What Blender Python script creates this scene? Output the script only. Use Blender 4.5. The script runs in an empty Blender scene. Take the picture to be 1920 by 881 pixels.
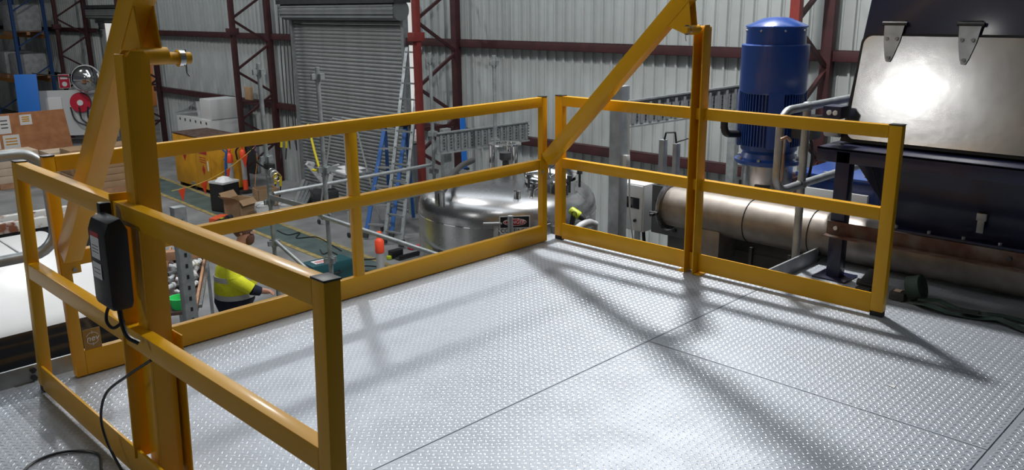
import bpy, bmesh, math, random
import numpy as np
from mathutils import Matrix, Vector
R = math.radians
random.seed(4)
C = bpy.context.scene.collection
scene = bpy.context.scene

# ---------------------------------------------------------------- camera
CAM = np.array([-1.059, -1.708, 1.742]); FPX = 1584.0
def _basis(yaw, pitch, roll):
    cy, sy, cp, sp = math.cos(yaw), math.sin(yaw), math.cos(pitch), math.sin(pitch)
    F = np.array([sy*cp, cy*cp, sp]); r = np.array([cy, -sy, 0]); u = np.cross(r, F)
    cr, sr = math.cos(roll), math.sin(roll)
    return np.array([r*cr+u*sr, u*cr-r*sr, F])
BM = _basis(R(44.985), R(-15.217), R(-.629))
cd = bpy.data.cameras.new('camera'); co = bpy.data.objects.new('camera', cd); C.objects.link(co)
cd.sensor_width = 36; cd.lens = FPX/1920*36; cd.clip_start = .05; cd.clip_end = 200
co.matrix_world = Matrix(((BM[0][0], BM[1][0], -BM[2][0], CAM[0]), (BM[0][1], BM[1][1], -BM[2][1], CAM[1]),
                          (BM[0][2], BM[1][2], -BM[2][2], CAM[2]), (0, 0, 0, 1)))
scene.camera = co
# survey helper: where the sight line of a photo pixel meets the plane axis = val
def at(u, v, ax, val):
    d = BM.T @ np.array([(u-960)/FPX, -(v-440.5)/FPX, 1]); i = 'xyz'.index(ax)
    return Vector(CAM + d*(val-CAM[i])/d[i])

# ---------------------------------------------------------------- light
vs = scene.view_settings
vs.view_transform = 'Standard'; vs.look = 'None'; vs.gamma = 1; vs.use_curve_mapping = False; vs.exposure = -1.05
scene.cycles.use_denoising = True
scene.cycles.max_bounces = 6; scene.cycles.sample_clamp_indirect = 6
w = bpy.data.worlds.new('world'); scene.world = w; w.use_nodes = True
w.node_tree.nodes['Background'].inputs[0].default_value = (.80, .90, 1, 1)
w.node_tree.nodes['Background'].inputs[1].default_value = .10
def lamp(name, loc, power, size, col=(1, .98, .95), aim=None, sy=None):
    d = bpy.data.lights.new(name, 'AREA'); d.energy = power; d.size = size; d.color = col
    d.shape = 'DISK'
    if sy: d.shape = 'RECTANGLE'; d.size_y = sy
    o = bpy.data.objects.new(name, d); C.objects.link(o); o.location = loc
    if aim: o.rotation_euler = (Vector(aim)-Vector(loc)).to_track_quat('-Z', 'Y').to_euler()
    return o
lamp('high_bay_lamp', (5.5, 2.6, 5.0), 800, .42)
lamp('high_bay_lamp', (4.4, 7.0, 5.4), 300, .5)
lamp('high_bay_lamp', (.7, 1.75, 5.0), 45, .9)
lamp('high_bay_lamp', (-5.8, 4.2, 5.0), 190, .6)
lamp('high_bay_lamp', (4.0, 15.0, 5.4), 520, .5)
lamp('high_bay_lamp', (4.0, 24.0, 5.4), 420, .5)
lamp('overhead_fill', (2.0, 9.0, 5.8), 300, 1.6, (.86, .94, 1), None, 18)  # long strips under the ceiling, unseen, added to give the shed ambient light
lamp('overhead_fill', (7.2, 11.0, 5.8), 420, 1.2, (.86, .94, 1), None, 22)  # second added ambient strip, nearer the side wall

sn = bpy.data.lights.new('sun', 'SUN'); sn.energy = 9; sn.angle = .01; sn.color = (1, .97, .92)
so = bpy.data.objects.new('sun', sn); C.objects.link(so); so.rotation_euler = Vector((.75, -.35, -1.0)).to_track_quat('-Z', 'Y').to_euler()
# ---------------------------------------------------------------- materials
MATS = {}
def mat(name, col, rough=.5, metal=0, var=.0, scale=6, bump=0, bscale=60, spec=.5, coat=0, col2=None, alpha=1, emit=0, trans=0, lo=.35, hi=.7):
    if name in MATS: return MATS[name]
    m = bpy.data.materials.new(name); m.use_nodes = True; nt = m.node_tree; b = nt.nodes['Principled BSDF']
    b.inputs['Base Color'].default_value = (*col, 1); b.inputs['Roughness'].default_value = rough
    b.inputs['Metallic'].default_value = metal; b.inputs['Specular IOR Level'].default_value = spec
    b.inputs['Coat Weight'].default_value = coat; b.inputs['Coat Roughness'].default_value = .12
    b.inputs['Alpha'].default_value = alpha; b.inputs['Transmission Weight'].default_value = trans
    if emit: b.inputs['Emission Color'].default_value = (*col, 1); b.inputs['Emission Strength'].default_value = emit
    tc = None
    if var or col2:
        tc = nt.nodes.new('ShaderNodeTexCoord'); n = nt.nodes.new('ShaderNodeTexNoise'); n.inputs['Scale'].default_value = scale
        n.inputs['Detail'].default_value = 6; nt.links.new(tc.outputs['Object'], n.inputs['Vector'])
        r = nt.nodes.new('ShaderNodeValToRGB'); c2 = col2 or tuple(c*(1-var) for c in col)
        r.color_ramp.elements[0].position = lo; r.color_ramp.elements[1].position = hi
        r.color_ramp.elements[0].color = (*c2, 1); r.color_ramp.elements[1].color = (*col, 1)
        nt.links.new(n.outputs['Fac'], r.inputs[0]); nt.links.new(r.outputs[0], b.inputs['Base Color'])
        mr = nt.nodes.new('ShaderNodeMapRange'); mr.inputs['To Min'].default_value = min(1, rough*1.25); mr.inputs['To Max'].default_value = rough*.85
        nt.links.new(n.outputs['Fac'], mr.inputs['Value']); nt.links.new(mr.outputs[0], b.inputs['Roughness'])
    if bump:
        tc = tc or nt.nodes.new('ShaderNodeTexCoord'); n2 = nt.nodes.new('ShaderNodeTexNoise'); n2.inputs['Scale'].default_value = bscale
        nt.links.new(tc.outputs['Object'], n2.inputs['Vector']); bp = nt.nodes.new('ShaderNodeBump'); bp.inputs['Strength'].default_value = bump
        bp.inputs['Distance'].default_value = .01; nt.links.new(n2.outputs['Fac'], bp.inputs['Height']); nt.links.new(bp.outputs[0], b.inputs['Normal'])
    MATS[name] = m
    return m
YEL = mat('yellow paint', (.74, .38, .005), .36, 0, .06, 3, .02, 30, spec=.35, coat=.15)
BLK = mat('black plastic', (.012, .012, .014), .4)
RUB = mat('black rubber', (.015, .015, .015), .7)
PLATE = mat('galvanised tread plate', (.43, .47, .53), .48, .45, .14, 5, .03, 90)
LUG = mat('worn tread lugs', (.50, .54, .59), .34, .7)
GALV = mat('galvanised steel', (.50, .53, .55), .42, .75, .3, 9)
SCAF = mat('weathered scaffold tube', (.34, .37, .38), .5, .6, .35, 12)
STEEL = mat('brushed stainless steel', (.46, .46, .47), .26, 1, .12, 4, .02, 40)
STEELP = mat('polished stainless steel', (.75, .75, .76), .1, 1)
PIPE = mat('dull stainless pipe', (.38, .345, .315), .46, .75, .35, 7, .04, 30)
RED = mat('red oxide paint', (.058, .014, .017), .55, 0, .4, 5)
REDB = mat('bright red paint', (.21, .028, .024), .5, 0, .3, 5)
CLAD = mat('zincalume cladding', (.56, .60, .60), .45, .25, .22, 1.2)
DOORM = mat('grey roller curtain', (.25, .27, .275), .45, .35, .25, 2.5)
CONC = mat('concrete', (.27, .275, .28), .75, 0, .45, 1.3, .1, 30)
GREENP = mat('green floor paint', (.085, .13, .125), .6, 0, .35, 3)
LINEP = mat('faded yellow line paint', (.42, .33, .12), .7, 0, .5, 8)
BLUE = mat('royal blue paint', (.012, .055, .26), .33, 0, .15, 6, coat=.3)
NAVY = mat('dark navy paint', (.010, .014, .055), .34, 0, .25, 5, coat=.3)
RUST = mat('rusty angle iron', (.16, .13, .11), .6, .4, 0, 9, col2=(.10, .035, .02))
WHITE = mat('white enamel', (.78, .79, .80), .35, 0, .06, 2, coat=.3)
DARKG = mat('dark grey steel', (.055, .058, .062), .45, .3, .3, 4)
GREYB = mat('grey enclosure paint', (.10, .105, .11), .45, .2, .15, 4)
LGREY = mat('light grey enclosure', (.62, .64, .65), .4)
ORANGE = mat('fluorescent orange plastic', (.95, .09, .03), .5)
REFL = mat('silver reflective band', (.42, .42, .43), .4, .2)
CARD = mat('brown cardboard', (.42, .27, .15), .8, 0, .15, 4)
CARDP = mat('pale cardboard', (.62, .50, .38), .8, 0, .15, 4)
PLY = mat('orange plywood', (.55, .25, .11), .65, 0, 0, 5, col2=(.42, .17, .07))
TIMB = mat('raw timber', (.50, .27, .15), .7, 0, .3, 6)
PAPER = mat('white paper', (.80, .80, .80), .7)
SIGNW = mat('white sign face', (.78, .79, .80), .4)
SIGNR = mat('red sign print', (.45, .02, .03), .45)
SIGNK = mat('black sign print', (.012, .012, .015), .45)
SAFEY = mat('safety cabinet yellow', (.75, .36, .02), .42, 0, .25, 2.5)
ALU = mat('aluminium', (.48, .49, .50), .45, .6, .12, 8)
LADB = mat('blue fibreglass', (.02, .10, .33), .45)
WRAP = mat('clear shrink wrap', (.62, .65, .67), .22, 0, .3, 7, .5, 12, alpha=.8)
RACKB = mat('blue rack paint', (.02, .07, .22), .45)
BOARD = mat('blue board', (.02, .17, .62), .5)
REEL = mat('red hose reel', (.55, .02, .05), .4)
GLASS = mat('dark glass', (.008, .009, .012), .06, 0, coat=.5)
HIVIS = mat('hi-vis yellow fabric', (.70, .72, .02), .8, 0, .18, 9, .3, 40)
NAVYF = mat('navy fabric', (.010, .014, .035), .85, 0, .2, 9, .3, 40)
SKIN = mat('skin', (.50, .25, .17), .55)
HAIR = mat('red brown hair', (.10, .04, .022), .7, bump=.6, bscale=140)
GREENW = mat('green webbing', (.055, .10, .085), .8, 0, .5, 12, .3, 200)
TEAL = mat('teal plastic', (.01, .075, .09), .45)
LIME = mat('lime drill plastic', (.42, .50, .02), .45)
PVC = mat('grey pvc', (.50, .52, .54), .45, 0, .2, 9)
GREENT = mat('bright green plastic', (.03, .60, .14), .5)
COPPER = mat('braided wire', (.40, .24, .17), .5)

# ---------------------------------------------------------------- mesh helpers
class MB:
    def __init__(s): s.v = []; s.f = []
    def add(s, vs, fs, M=None):
        o = len(s.v)
        for p in vs: s.v.append(tuple(M @ Vector(p)) if M is not None else tuple(p))
        for f in fs: s.f.append([o+i for i in f])
        return s
    def box(s, c, d, M=None):
        x, y, z = (k/2 for k in d); cx, cy, cz = c
        vs = [(cx+a*x, cy+b*y, cz+e*z) for a in (-1, 1) for b in (-1, 1) for e in (-1, 1)]
        return s.add(vs, [(0, 1, 3, 2), (4, 6, 7, 5), (0, 4, 5, 1), (2, 3, 7, 6), (0, 2, 6, 4), (1, 5, 7, 3)], M)
    def bb(s, x0, x1, y0, y1, z0, z1): return s.box(((x0+x1)/2, (y0+y1)/2, (z0+z1)/2), (x1-x0, y1-y0, z1-z0))
    def bar(s, a, b, w, h, up=(0, 0, 1)):                 # rectangular bar a->b: w sideways, h along up
        a, b = Vector(a), Vector(b); d = b-a; L = d.length; d.normalize(); sd = d.cross(Vector(up))
        if sd.length < 1e-4: sd = d.cross(Vector((0, 1, 0)))
        sd.normalize(); u = sd.cross(d); m = (a+b)/2
        M = Matrix(((d.x, sd.x, u.x, m.x), (d.y, sd.y, u.y, m.y), (d.z, sd.z, u.z, m.z), (0, 0, 0, 1)))
        return s.box((0, 0, 0), (L, w, h), M)
    def lathe(s, prof, n=20, M=None, cap=True):           # profile of (r, z) round z
        o = []; fs = []
        for r, z in prof:
            for k in range(n): o.append((r*math.cos(2*math.pi*k/n), r*math.sin(2*math.pi*k/n), z))
        for j in range(len(prof)-1):
            for k in range(n):
                k2 = (k+1) % n; fs.append((j*n+k, j*n+k2, (j+1)*n+k2, (j+1)*n+k))
        if cap: fs.append(tuple(reversed(range(n)))); fs.append(tuple(range((len(prof)-1)*n, len(prof)*n)))
        return s.add(o, fs, M)
    def rod(s, a, b, r, n=12, r2=None):
        a, b = Vector(a), Vector(b); d = b-a
        M = Matrix.Translation(a) @ d.to_track_quat('Z', 'Y').to_matrix().to_4x4()
        return s.lathe([(r, 0), (r if r2 is None else r2, d.length)], n, M)
    def tube(s, pts, r, n=10, close=False):               # swept round tube
        pts = [Vector(p) for p in pts]; m = len(pts); o = []; fs = []; prev = None
        for i, p in enumerate(pts):
            t = (pts[(i+1) % m if close else min(i+1, m-1)]-pts[(i-1) % m if close else max(i-1, 0)]).normalized()
            if prev is None: x = t.orthogonal().normalized()
            else: x = (prev-t*prev.dot(t)).normalized()
            prev = x; y = t.cross(x)
            for k in range(n): a = 2*math.pi*k/n; o.append(p+r*(x*math.cos(a)+y*math.sin(a)))
        for i in range(m if close else m-1):
            j = (i+1) % m
            for k in range(n): k2 = (k+1) % n; fs.append((i*n+k, i*n+k2, j*n+k2, j*n+k))
        if not close: fs.append(tuple(reversed(range(n)))); fs.append(tuple(range((m-1)*n, m*n)))
        return s.add(o, fs)
    def prism(s, poly, z0, z1, M=None):                   # polygon in xy, extruded in z
        n = len(poly); vs = [(x, y, z0) for x, y in poly]+[(x, y, z1) for x, y in poly]
        fs = [tuple(reversed(range(n))), tuple(range(n, 2*n))]+[(i, (i+1) % n, n+(i+1) % n, n+i) for i in range(n)]
        return s.add(vs, fs, M)
    def mesh(s, name, m, bevel=0, smooth=35):
        me = bpy.data.meshes.new(name); me.from_pydata([tuple(p) for p in s.v], [], s.f)
        bm = bmesh.new(); bm.from_mesh(me); bmesh.ops.recalc_face_normals(bm, faces=bm.faces)
        if bevel: bmesh.ops.bevel(bm, geom=[e for e in bm.edges if len(e.link_faces) == 2 and e.calc_face_angle(0) > .7], offset=bevel, segments=2, affect='EDGES', profile=.6)
        bm.to_mesh(me); bm.free()
        if smooth:
            for p in me.polygons: p.use_smooth = True
            me.set_sharp_from_angle(angle=R(smooth))
        for q in (m if isinstance(m, (list, tuple)) else [m]): me.materials.append(q)
        return me
    def build(s, name, m, parent=None, bevel=0, smooth=35):
        return put(name, s.mesh(name, m, bevel, smooth), parent)
def put(name, me, parent=None, loc=None, rz=0):
    o = bpy.data.objects.new(name, me); C.objects.link(o)
    if parent: o.parent = parent
    if loc is not None: o.location = loc
    if rz: o.rotation_euler.z = rz
    return o
def tag(o, label, cat, group=None):
    o['label'] = label; o['category'] = cat
    if group: o['group'] = group
    return o
def thing(name, loc, label, cat, group=None, rz=0):
    o = bpy.data.objects.new(name, None); C.objects.link(o); o.location = loc; o.rotation_euler.z = rz; o.empty_display_size = .1
    return tag(o, label, cat, group)
def struct(o): o['kind'] = 'structure'; return o
def copy_tree(o, parent=None):
    c = o.copy(); C.objects.link(c)
    if parent: c.parent = parent
    for ch in list(o.children): copy_tree(ch, c)
    return c
def text(body, size, M, m, parent, name='lettering', depth=.0008, shear=0):
    cu = bpy.data.curves.new(name, 'FONT'); cu.body = body; cu.size = size; cu.extrude = depth; cu.align_x = 'CENTER'; cu.align_y = 'CENTER'; cu.shear = shear
    t = bpy.data.objects.new(name, cu); C.objects.link(t)
    dg = bpy.context.evaluated_depsgraph_get(); me = bpy.data.meshes.new_from_object(t.evaluated_get(dg)); bpy.data.objects.remove(t)
    me.materials.clear(); me.materials.append(m); me.transform(M)
    return put(name, me, parent)
def axes(o, x, y):                                       # frame at o with x to the right, y up
    x, y = Vector(x).normalized(), Vector(y).normalized(); z = x.cross(y); o = Vector(o)
    return Matrix(((x.x, y.x, z.x, o.x), (x.y, y.y, z.y, o.y), (x.z, y.z, z.z, o.z), (0, 0, 0, 1)))
def arc(c, a, b, r, t0, t1, n=8):                        # arc points in the plane of unit vectors a, b
    c, a, b = Vector(c), Vector(a), Vector(b)
    return [c+a*r*math.cos(t0+(t1-t0)*k/n)+b*r*math.sin(t0+(t1-t0)*k/n) for k in range(n+1)]
def flow(pts, n=6):                                      # Catmull-Rom smoothing of a hand-laid line
    P = [Vector(p) for p in pts]; P = [2*P[0]-P[1]]+P+[2*P[-1]-P[-2]]; o = []
    for i in range(1, len(P)-2):
        a, b, c, d = P[i-1:i+3]
        for k in range(n): t = k/n; o.append(.5*((2*b)+(c-a)*t+(2*a-5*b+4*c-d)*t*t+(3*b-a-3*c+d)*t**3))
    return o+[P[-2]]
# ================================================================ the building
FZ = -2.4
fl = struct(MB().bb(-14, 9.7, -8, 46, FZ-.2, FZ).build('floor', CONC, smooth=0))
struct(MB().bb(-14, 10, -8, 46, 6.0, 6.1).build('ceiling', CLAD, smooth=0))
struct(MB().bb(-14, 10, 44, 44.2, FZ, 6).build('wall_far', DARKG, smooth=0))
wk = MB().add([(6.35, 9.0, FZ+.004), (6.95, 9.0, FZ+.004), (7.75, 22, FZ+.004), (6.95, 22, FZ+.004)], [(0, 1, 2, 3)])
wk.add([(5.6, 3.0, FZ+.004), (6.95, 3.0, FZ+.004), (6.95, 9, FZ+.004), (6.35, 9, FZ+.004)], [(0, 1, 2, 3)]).build('painted_walkway', GREENP, fl, smooth=0)
for xa, xb in ((0, 0), (1, 1)):
    a = [(5.6, 3), (6.35, 9), (6.95, 22)] if xa == 0 else [(6.95, 3), (6.95, 9), (7.75, 22)]
    l = MB()
    for (x0, y0), (x1, y1) in zip(a, a[1:]):
        l.add([(x0-.05, y0, FZ+.007), (x0+.05, y0, FZ+.007), (x1+.05, y1, FZ+.007), (x1-.05, y1, FZ+.007)], [(0, 1, 2, 3)])
    l.build('yellow_line', LINEP, fl, smooth=0)
# side wall with ribbed cladding sheets
WX = 9.62
wr = struct(MB().bb(WX+.06, WX+.1, -8, 11.75, FZ, 6).bb(WX+.06, WX+.1, 15.85, 24.0, FZ, 6).bb(WX+.06, WX+.1, 27.8, 44, FZ, 6)
            .bb(WX+.06, WX+.1, 11.75, 15.85, 1.9, 6).bb(WX+.06, WX+.1, 24, 27.8, 1.6, 6).build('wall_right', CLAD, smooth=0))
def sheet(zlo, zhi):
    prof = []
    for k in range(4):
        y = k*.2
        prof += [(0, y), (0, y+.115), (-.012, y+.12), (-.012, y+.125), (0, y+.13), (0, y+.15), (-.042, y+.158), (-.042, y+.186), (0, y+.194)]
    vs = [(x, y, z) for z in (zlo, zhi) for x, y in prof]; n = len(prof)
    return MB().add(vs, [(i, i+1, n+i+1, n+i) for i in range(n-1)]).mesh('cladding_sheet', CLAD, smooth=0)
full, above, above2 = sheet(FZ, 5.9), sheet(1.9, 5.9), sheet(1.6, 5.9)
y = -6.25
while y < 43:
    mid = y+.4
    me = above if 11.75 < mid < 15.85 else above2 if 24 < mid < 27.8 else full
    o = put('cladding_sheet', me, wr); o.location = (WX+.03+random.uniform(-.004, .004), y, 0)
    y += .8
for z, lab in ((1.08, 'upper'), (-.55, 'lower')):
    for y0, y1, tail in ((-6, 11.7, 'behind the blue motor'), (15.9, 23.9, 'behind the yellow cabinet'), (27.9, 43, 'beside the pallet racking')):
        g = MB().bb(9.46, 9.61, y0, y1, z-.07, z-.06).bb(9.46, 9.475, y0, y1, z-.07, z+.07).bb(9.46, 9.61, y0, y1, z+.06, z+.07).build('wall_girt', RED, None, .004)
        tag(g, f'{lab} dark red steel girt running along the wall {tail}', 'girt', 'girts along the side wall')
# lattice columns
def lattice(Y, label, bright=False):
    t = thing('lattice_column', (0, Y, FZ), label, 'column', 'red lattice columns of the side wall')
    H = 8.3; m = REDB if bright else RED
    MB().bb(8.50, 8.60, -.06, .06, 0, H).build('front_chord', m, t, .004)
    MB().bb(9.40, 9.52, -.07, .07, 0, H).build('rear_chord', RED, t, .004)
    z = .45; k = 0
    while z < H-.6:
        a, b = (8.58, 9.42) if k % 2 == 0 else (9.42, 8.58)
        MB().bar((a, 0, z), (b, 0, z+.52), .05, .05).build('web', RED, t); z += .58; k += 1
    for z in (.95, 2.0):
        MB().bar((8.55, -.02, z), (9.45, -.02, z), .04, .05).build('tie_bar', RED, t)
    MB().bb(8.42, 8.66, -.09, .09, H-4.75, H-4.6).build('cleat', m, t, .004)
    return t
lattice(3.15, 'dark red lattice column behind the blue motor', True)
lattice(10.22, 'red lattice column between the roller door and the stainless tank', True)
lattice(16.9, 'dark red lattice column beside the yellow safety cabinet')
lattice(23.5, 'dark red lattice column partly hidden by the raised yellow arm')
lattice(28.75, 'dark red lattice column beside the blue pallet racking')
# roller doors
def roller(name, y0, y1, ztop, zbot, n):
    d = thing(name, (9.5, (y0+y1)/2, zbot), '', ''); del d['label']; del d['category']; struct(d)
    L = y1-y0; p = (ztop-zbot)/n
    pf = [(0, 0), (-.018, p*.2), (-.024, p*.5), (-.018, p*.8), (0, p*.98)]
    vs = [(x, yy, z) for yy in (-L/2, L/2) for x, z in pf]
    me = MB().add(vs, [(i, i+1, 6+i, 5+i) for i in range(4)]).mesh('slat', DOORM, smooth=60)
    for k in range(n): put('slat', me, d, (0, 0, k*p))
    for s in (-1, 1): MB().bb(-.07, .05, s*(L/2+.04)-.045, s*(L/2+.04)+.045, 0, ztop-zbot).build('guide_rail', GALV, d)
    Mx = Matrix.Translation((-.12, -L/2-.1, ztop-zbot+.12)) @ Matrix.Rotation(R(-90), 4, 'X')
    MB().lathe([(.20, 0), (.20, L+.2)], 20, Mx).build('roll', DOORM, d)
    MB().bb(-.34, .08, -L/2-.16, L/2+.16, ztop-zbot+.26, ztop-zbot+.36).build('head_cover', DARKG, d)
    for k in range(4): MB().bb(-.325, -.315, -L/2-.1, L/2+.1, ztop-zbot-.02+k*.07, ztop-zbot+.02+k*.07).build('roll_rib', DOORM, d)
    return d
roller('door_1', 11.8, 15.8, 1.55, FZ, 50)
roller('door_2', 24.05, 27.75, 1.52, 1.32, 3)
# view out of the open second door
struct(MB().bb(19, 19.2, 20, 60, FZ-.2, 5).build('wall_neighbour', WHITE, smooth=0))
cn = thing('shipping_container', (15.0, 41.0, FZ-.2), 'orange shipping container outside the open far door', 'container')
MB().bb(-1.2, 1.2, -3, 3, 0, 2.6).build('container_body', mat('orange container', (.75, .25, .05), .5), cn, .03)
for k in range(18): MB().bb(-1.23, -1.2, -2.9+.33*k, -2.75+.33*k, .1, 2.5).build('corrugation', mat('orange container', (.75, .25, .05), .5), cn)
oy = MB().bb(10.2, 24, 20, 60, FZ-.25, FZ-.2).build('yard', CONC, smooth=0); struct(oy)
# ================================================================ the platform
PX0 = -3.2
def lugs(x0, x1, y0, y1, parent):
    p = .026; L, W, H = .0128, .0036, .0017               # rows run diagonally to the plate edges, lugs alternate 90 degrees
    x0, y0 = max(x0, -1.3), max(y0, -2.2)
    n = int((x1-x0+y1-y0)/p)+4; ii, jj = np.meshgrid(np.arange(-n, n), np.arange(-n, n), indexing='ij'); q = p/math.sqrt(2)
    gx, gy = x0+(ii-jj)*q, y0+(ii+jj)*q; ok = (gx > x0+.012) & (gx < x1-.012) & (gy > y0+.012) & (gy < y1-.012)
    c = np.stack([gx[ok], gy[ok]], 1); ang = np.where((ii+jj)[ok] % 2 == 0, math.pi/4, -math.pi/4)
    base = np.array([(-L, 0, 0), (-L*.55, -W, 0), (L*.55, -W, 0), (L, 0, 0), (L*.55, W, 0), (-L*.55, W, 0), (-L*.6, 0, H), (L*.6, 0, H)])
    ca, sa = np.cos(ang)[:, None], np.sin(ang)[:, None]
    V = np.empty((len(c), 8, 3)); V[:, :, 0] = c[:, :1]+base[:, 0]*ca-base[:, 1]*sa; V[:, :, 1] = c[:, 1:]+base[:, 0]*sa+base[:, 1]*ca; V[:, :, 2] = base[:, 2]
    tri = np.array([(0, 1, 6), (1, 2, 7), (1, 7, 6), (2, 3, 7), (3, 4, 7), (4, 5, 6), (4, 6, 7), (5, 0, 6)])
    F = (tri[None]+8*np.arange(len(c))[:, None, None]).reshape(-1, 3)
    me = bpy.data.meshes.new('tread_lugs'); nv, nf = len(c)*8, len(F)
    me.vertices.add(nv); me.vertices.foreach_set('co', V.reshape(-1)); me.loops.add(nf*3); me.loops.foreach_set('vertex_index', F.reshape(-1).astype(np.int32))
    me.polygons.add(nf); me.polygons.foreach_set('loop_start', np.arange(0, nf*3, 3, dtype=np.int32)); me.polygons.foreach_set('loop_total', np.full(nf, 3, dtype=np.int32))
    me.update(calc_edges=True); me.polygons.foreach_set('use_smooth', np.ones(nf, dtype=bool)); me.materials.append(LUG)
    o = put('tread_lugs', me, parent); o['kind'] = 'stuff'
def plate(x0, x1, y0, y1, z=0):
    o = struct(MB().bb(x0, x1, y0, y1, z-.006, z).build('floor_plate', PLATE, None, 0, 0)); lugs(x0, x1, y0, y1, o); return o
plate(PX0, 3.70, .763, 2.62)
plate(PX0, 2.428, -.898, .757)
plate(2.434, 6.2, -.898, .757)
plate(PX0, 6.2, -3.2, -.904)
fr = MB()
fr.bb(PX0, 3.70, 2.62, 2.632, -.22, .085).bb(PX0, 3.70, 2.56, 2.62, -.22, -.21)
fr.bb(3.70, 6.2, .762, .774, -.22, .10).bb(3.70, 3.712, .77, 2.632, -.22, -.002)
for yy in (-3, -2, -.9, .76, 1.8): fr.bb(PX0, 3.7 if yy > .7 else 6.2, yy-.04, yy+.04, -.16, -.007)
struct(fr.build('platform_frame', GALV, None, 0, 0))
bo = MB()
for x in (-1.6, -.03): 
    for z in (.06, .02): bo.rod((x, 2.62, z), (x, 2.608, z), .015, 6)
for z in (.055, .0): bo.rod((4.42, .775, z), (4.42, .757, z), .016, 12)
struct(bo.build('platform_bolts', DARKG))
for x, yv in ((-2.6, -2.8), (-2.6, 2.6), (3.5, 2.6), (3.5, -2.8), (6.0, -2.8), (6.0, .6)):
    struct(MB().bb(x-.06, x+.06, yv-.06, yv+.06, FZ, -.16).build('platform_column', GALV))

# ================================================================ yellow pallet gate
def rhs(parent, name, a, b, w=.05, h=.05, up=(0, 0, 1), bev=.004, m=YEL): return MB().bar(a, b, w, h, up).build(name, m, parent, bev)
def side_frame(pw, label):                                # outer face in the plane x = 0, posts along y
    t = thing('side_guard_frame', (0, 0, 0), label, 'guard rail', 'fixed side frames of the pallet gate')
    cx = .025
    for y in (pw/2, 2.505-pw/2):
        MB().bb(0, .05, y-pw/2, y+pw/2, .03, 1.094).build('post', YEL, t, .004)
        MB().bb(-.002, .052, y-pw/2-.002, y+pw/2+.002, 1.094, 1.1).build('end_cap', BLK, t, .002)
        MB().bb(.004, .046, y-pw/2, y+pw/2, 0, .03).build('rubber_foot', RUB, t, .004)
    for nm, z in (('top_rail', 1.058), ('mid_rail', .597)): MB().bb(0, .05, pw, 2.505-pw, z-.036, z+.036).build(nm, YEL, t, .004)
    MB().bb(.001, .012, pw, 2.505-pw, .015, .135).build('toe_board', YEL, t, .002)
    return t
PVY, PVZ = 1.262, 1.585                                    # pivot axis
def pivot_post(t, x0, i):                                 # folded channel opening towards the gate
    up = Matrix(((0, 0, 1, 0), (1, 0, 0, 0), (0, 1, 0, 0), (0, 0, 0, 1)))   # polygon xy -> world y,z ; extrude -> x
    for ya, nm in ((1.225, 'pivot_upright'), (1.292, 'pivot_upright')):
        xa, xb = sorted((x0, x0-.082*i))
        MB().prism([(xa, .006), (xb, .006), (xb, 1.585), (xb-.018, 1.612), (xa+.018, 1.612), (xa, 1.585)], ya, ya+.008,
                   Matrix(((1, 0, 0, 0), (0, 0, 1, 0), (0, 1, 0, 0), (0, 0, 0, 1)))).build(nm, YEL, t, .002)
        MB().bb(min(x0, x0-.07*i), max(x0, x0-.07*i), ya-.05 if ya < 1.25 else ya, ya+.008 if ya < 1.25 else ya+.06, 0, .008).build('base_plate', YEL, t, .002)
    xa, xb = sorted((x0, x0+.008*i))
    MB().bb(xa, xb, 1.225, 1.30, .006, 1.60).build('pivot_web', YEL, t, .002)
    xa, xb = sorted((x0, x0-.075*i))
    # pin through the post, towards the gate
    pin = MB().rod((x0-.02*i, PVY, PVZ), (x0-.24*i, PVY, PVZ), .021, 16).build('pivot_pin', YEL, t)
    MB().rod((x0-.195*i, PVY, PVZ), (x0-.215*i, PVY, PVZ), .03, 16).build('washer', STEELP, pin)
    MB().tube([(x0-.225*i, PVY, PVZ+.03), (x0-.225*i, PVY, PVZ-.05), (x0-.23*i, PVY-.01, PVZ-.065)], .003, 6).build('split_pin', STEEL, pin)
lf = side_frame(.058, 'near yellow side frame with black gearbox, leaning slightly, closest to the camera')
lf.location = (-.043, 0, 0); lf.rotation_euler.y = R(2.15)
pivot_post(lf, .046, -1)
MB().bb(-.008, .085, 1.335, 1.345, .10, 1.12).build('gearbox_back_plate', YEL, lf, .002)
MB().bb(.140, .146, 1.18, 1.30, .02, .60).bb(.128, .146, 1.30, 1.306, .02, .62).build('cover_plate', YEL, lf, .002)
gb = MB().prism([(-.105, .775), (-.10, .755), (-.035, .755), (-.028, .78), (-.028, 1.03), (-.05, 1.075), (-.095, 1.06), (-.108, 1.02)], 1.135, 1.29,
                Matrix(((1, 0, 0, 0), (0, 0, 1, 0), (0, 1, 0, 0), (0, 0, 0, 1)))).build('gearbox', BLK, lf, .012)
MB().bb(-.06, -.02, 1.29, 1.32, .80, 1.10).build('gearbox_bracket', BLK, gb, .006)
Lx = axes((-.1085, 1.225, .985), (0, -1, 0), (0, 0, 1))
MB().box((0, 0, 0), (.075, .075, .001), Lx @ Matrix.Translation((0, -.02, 0))).build('warning_label', SIGNW, gb, 0, 0)
MB().box((0, 0, 0), (.075, .016, .0012), Lx @ Matrix.Translation((0, .026, 0))).build('warning_label', SIGNR, gb, 0, 0)
MB().box((0, 0, 0), (.075, .055, .001), Lx @ Matrix.Translation((0, -.1, 0))).build('rating_label', SIGNW, gb, 0, 0)
for k in range(5): MB().box((0, 0, 0), (.055, .003, .0014), Lx @ Matrix.Translation((0, -.035+.011*k if k < 3 else -.108+.014*(k-3), 0))).build('label_print', GREYB, gb, 0, 0)
MB().tube(flow([(-.06, 1.2, .76), (-.062, 1.18, .70), (-.058, 1.15, .655), (-.03, 1.13, .63)]), .009, 8).build('lead', BLK, gb)
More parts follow.
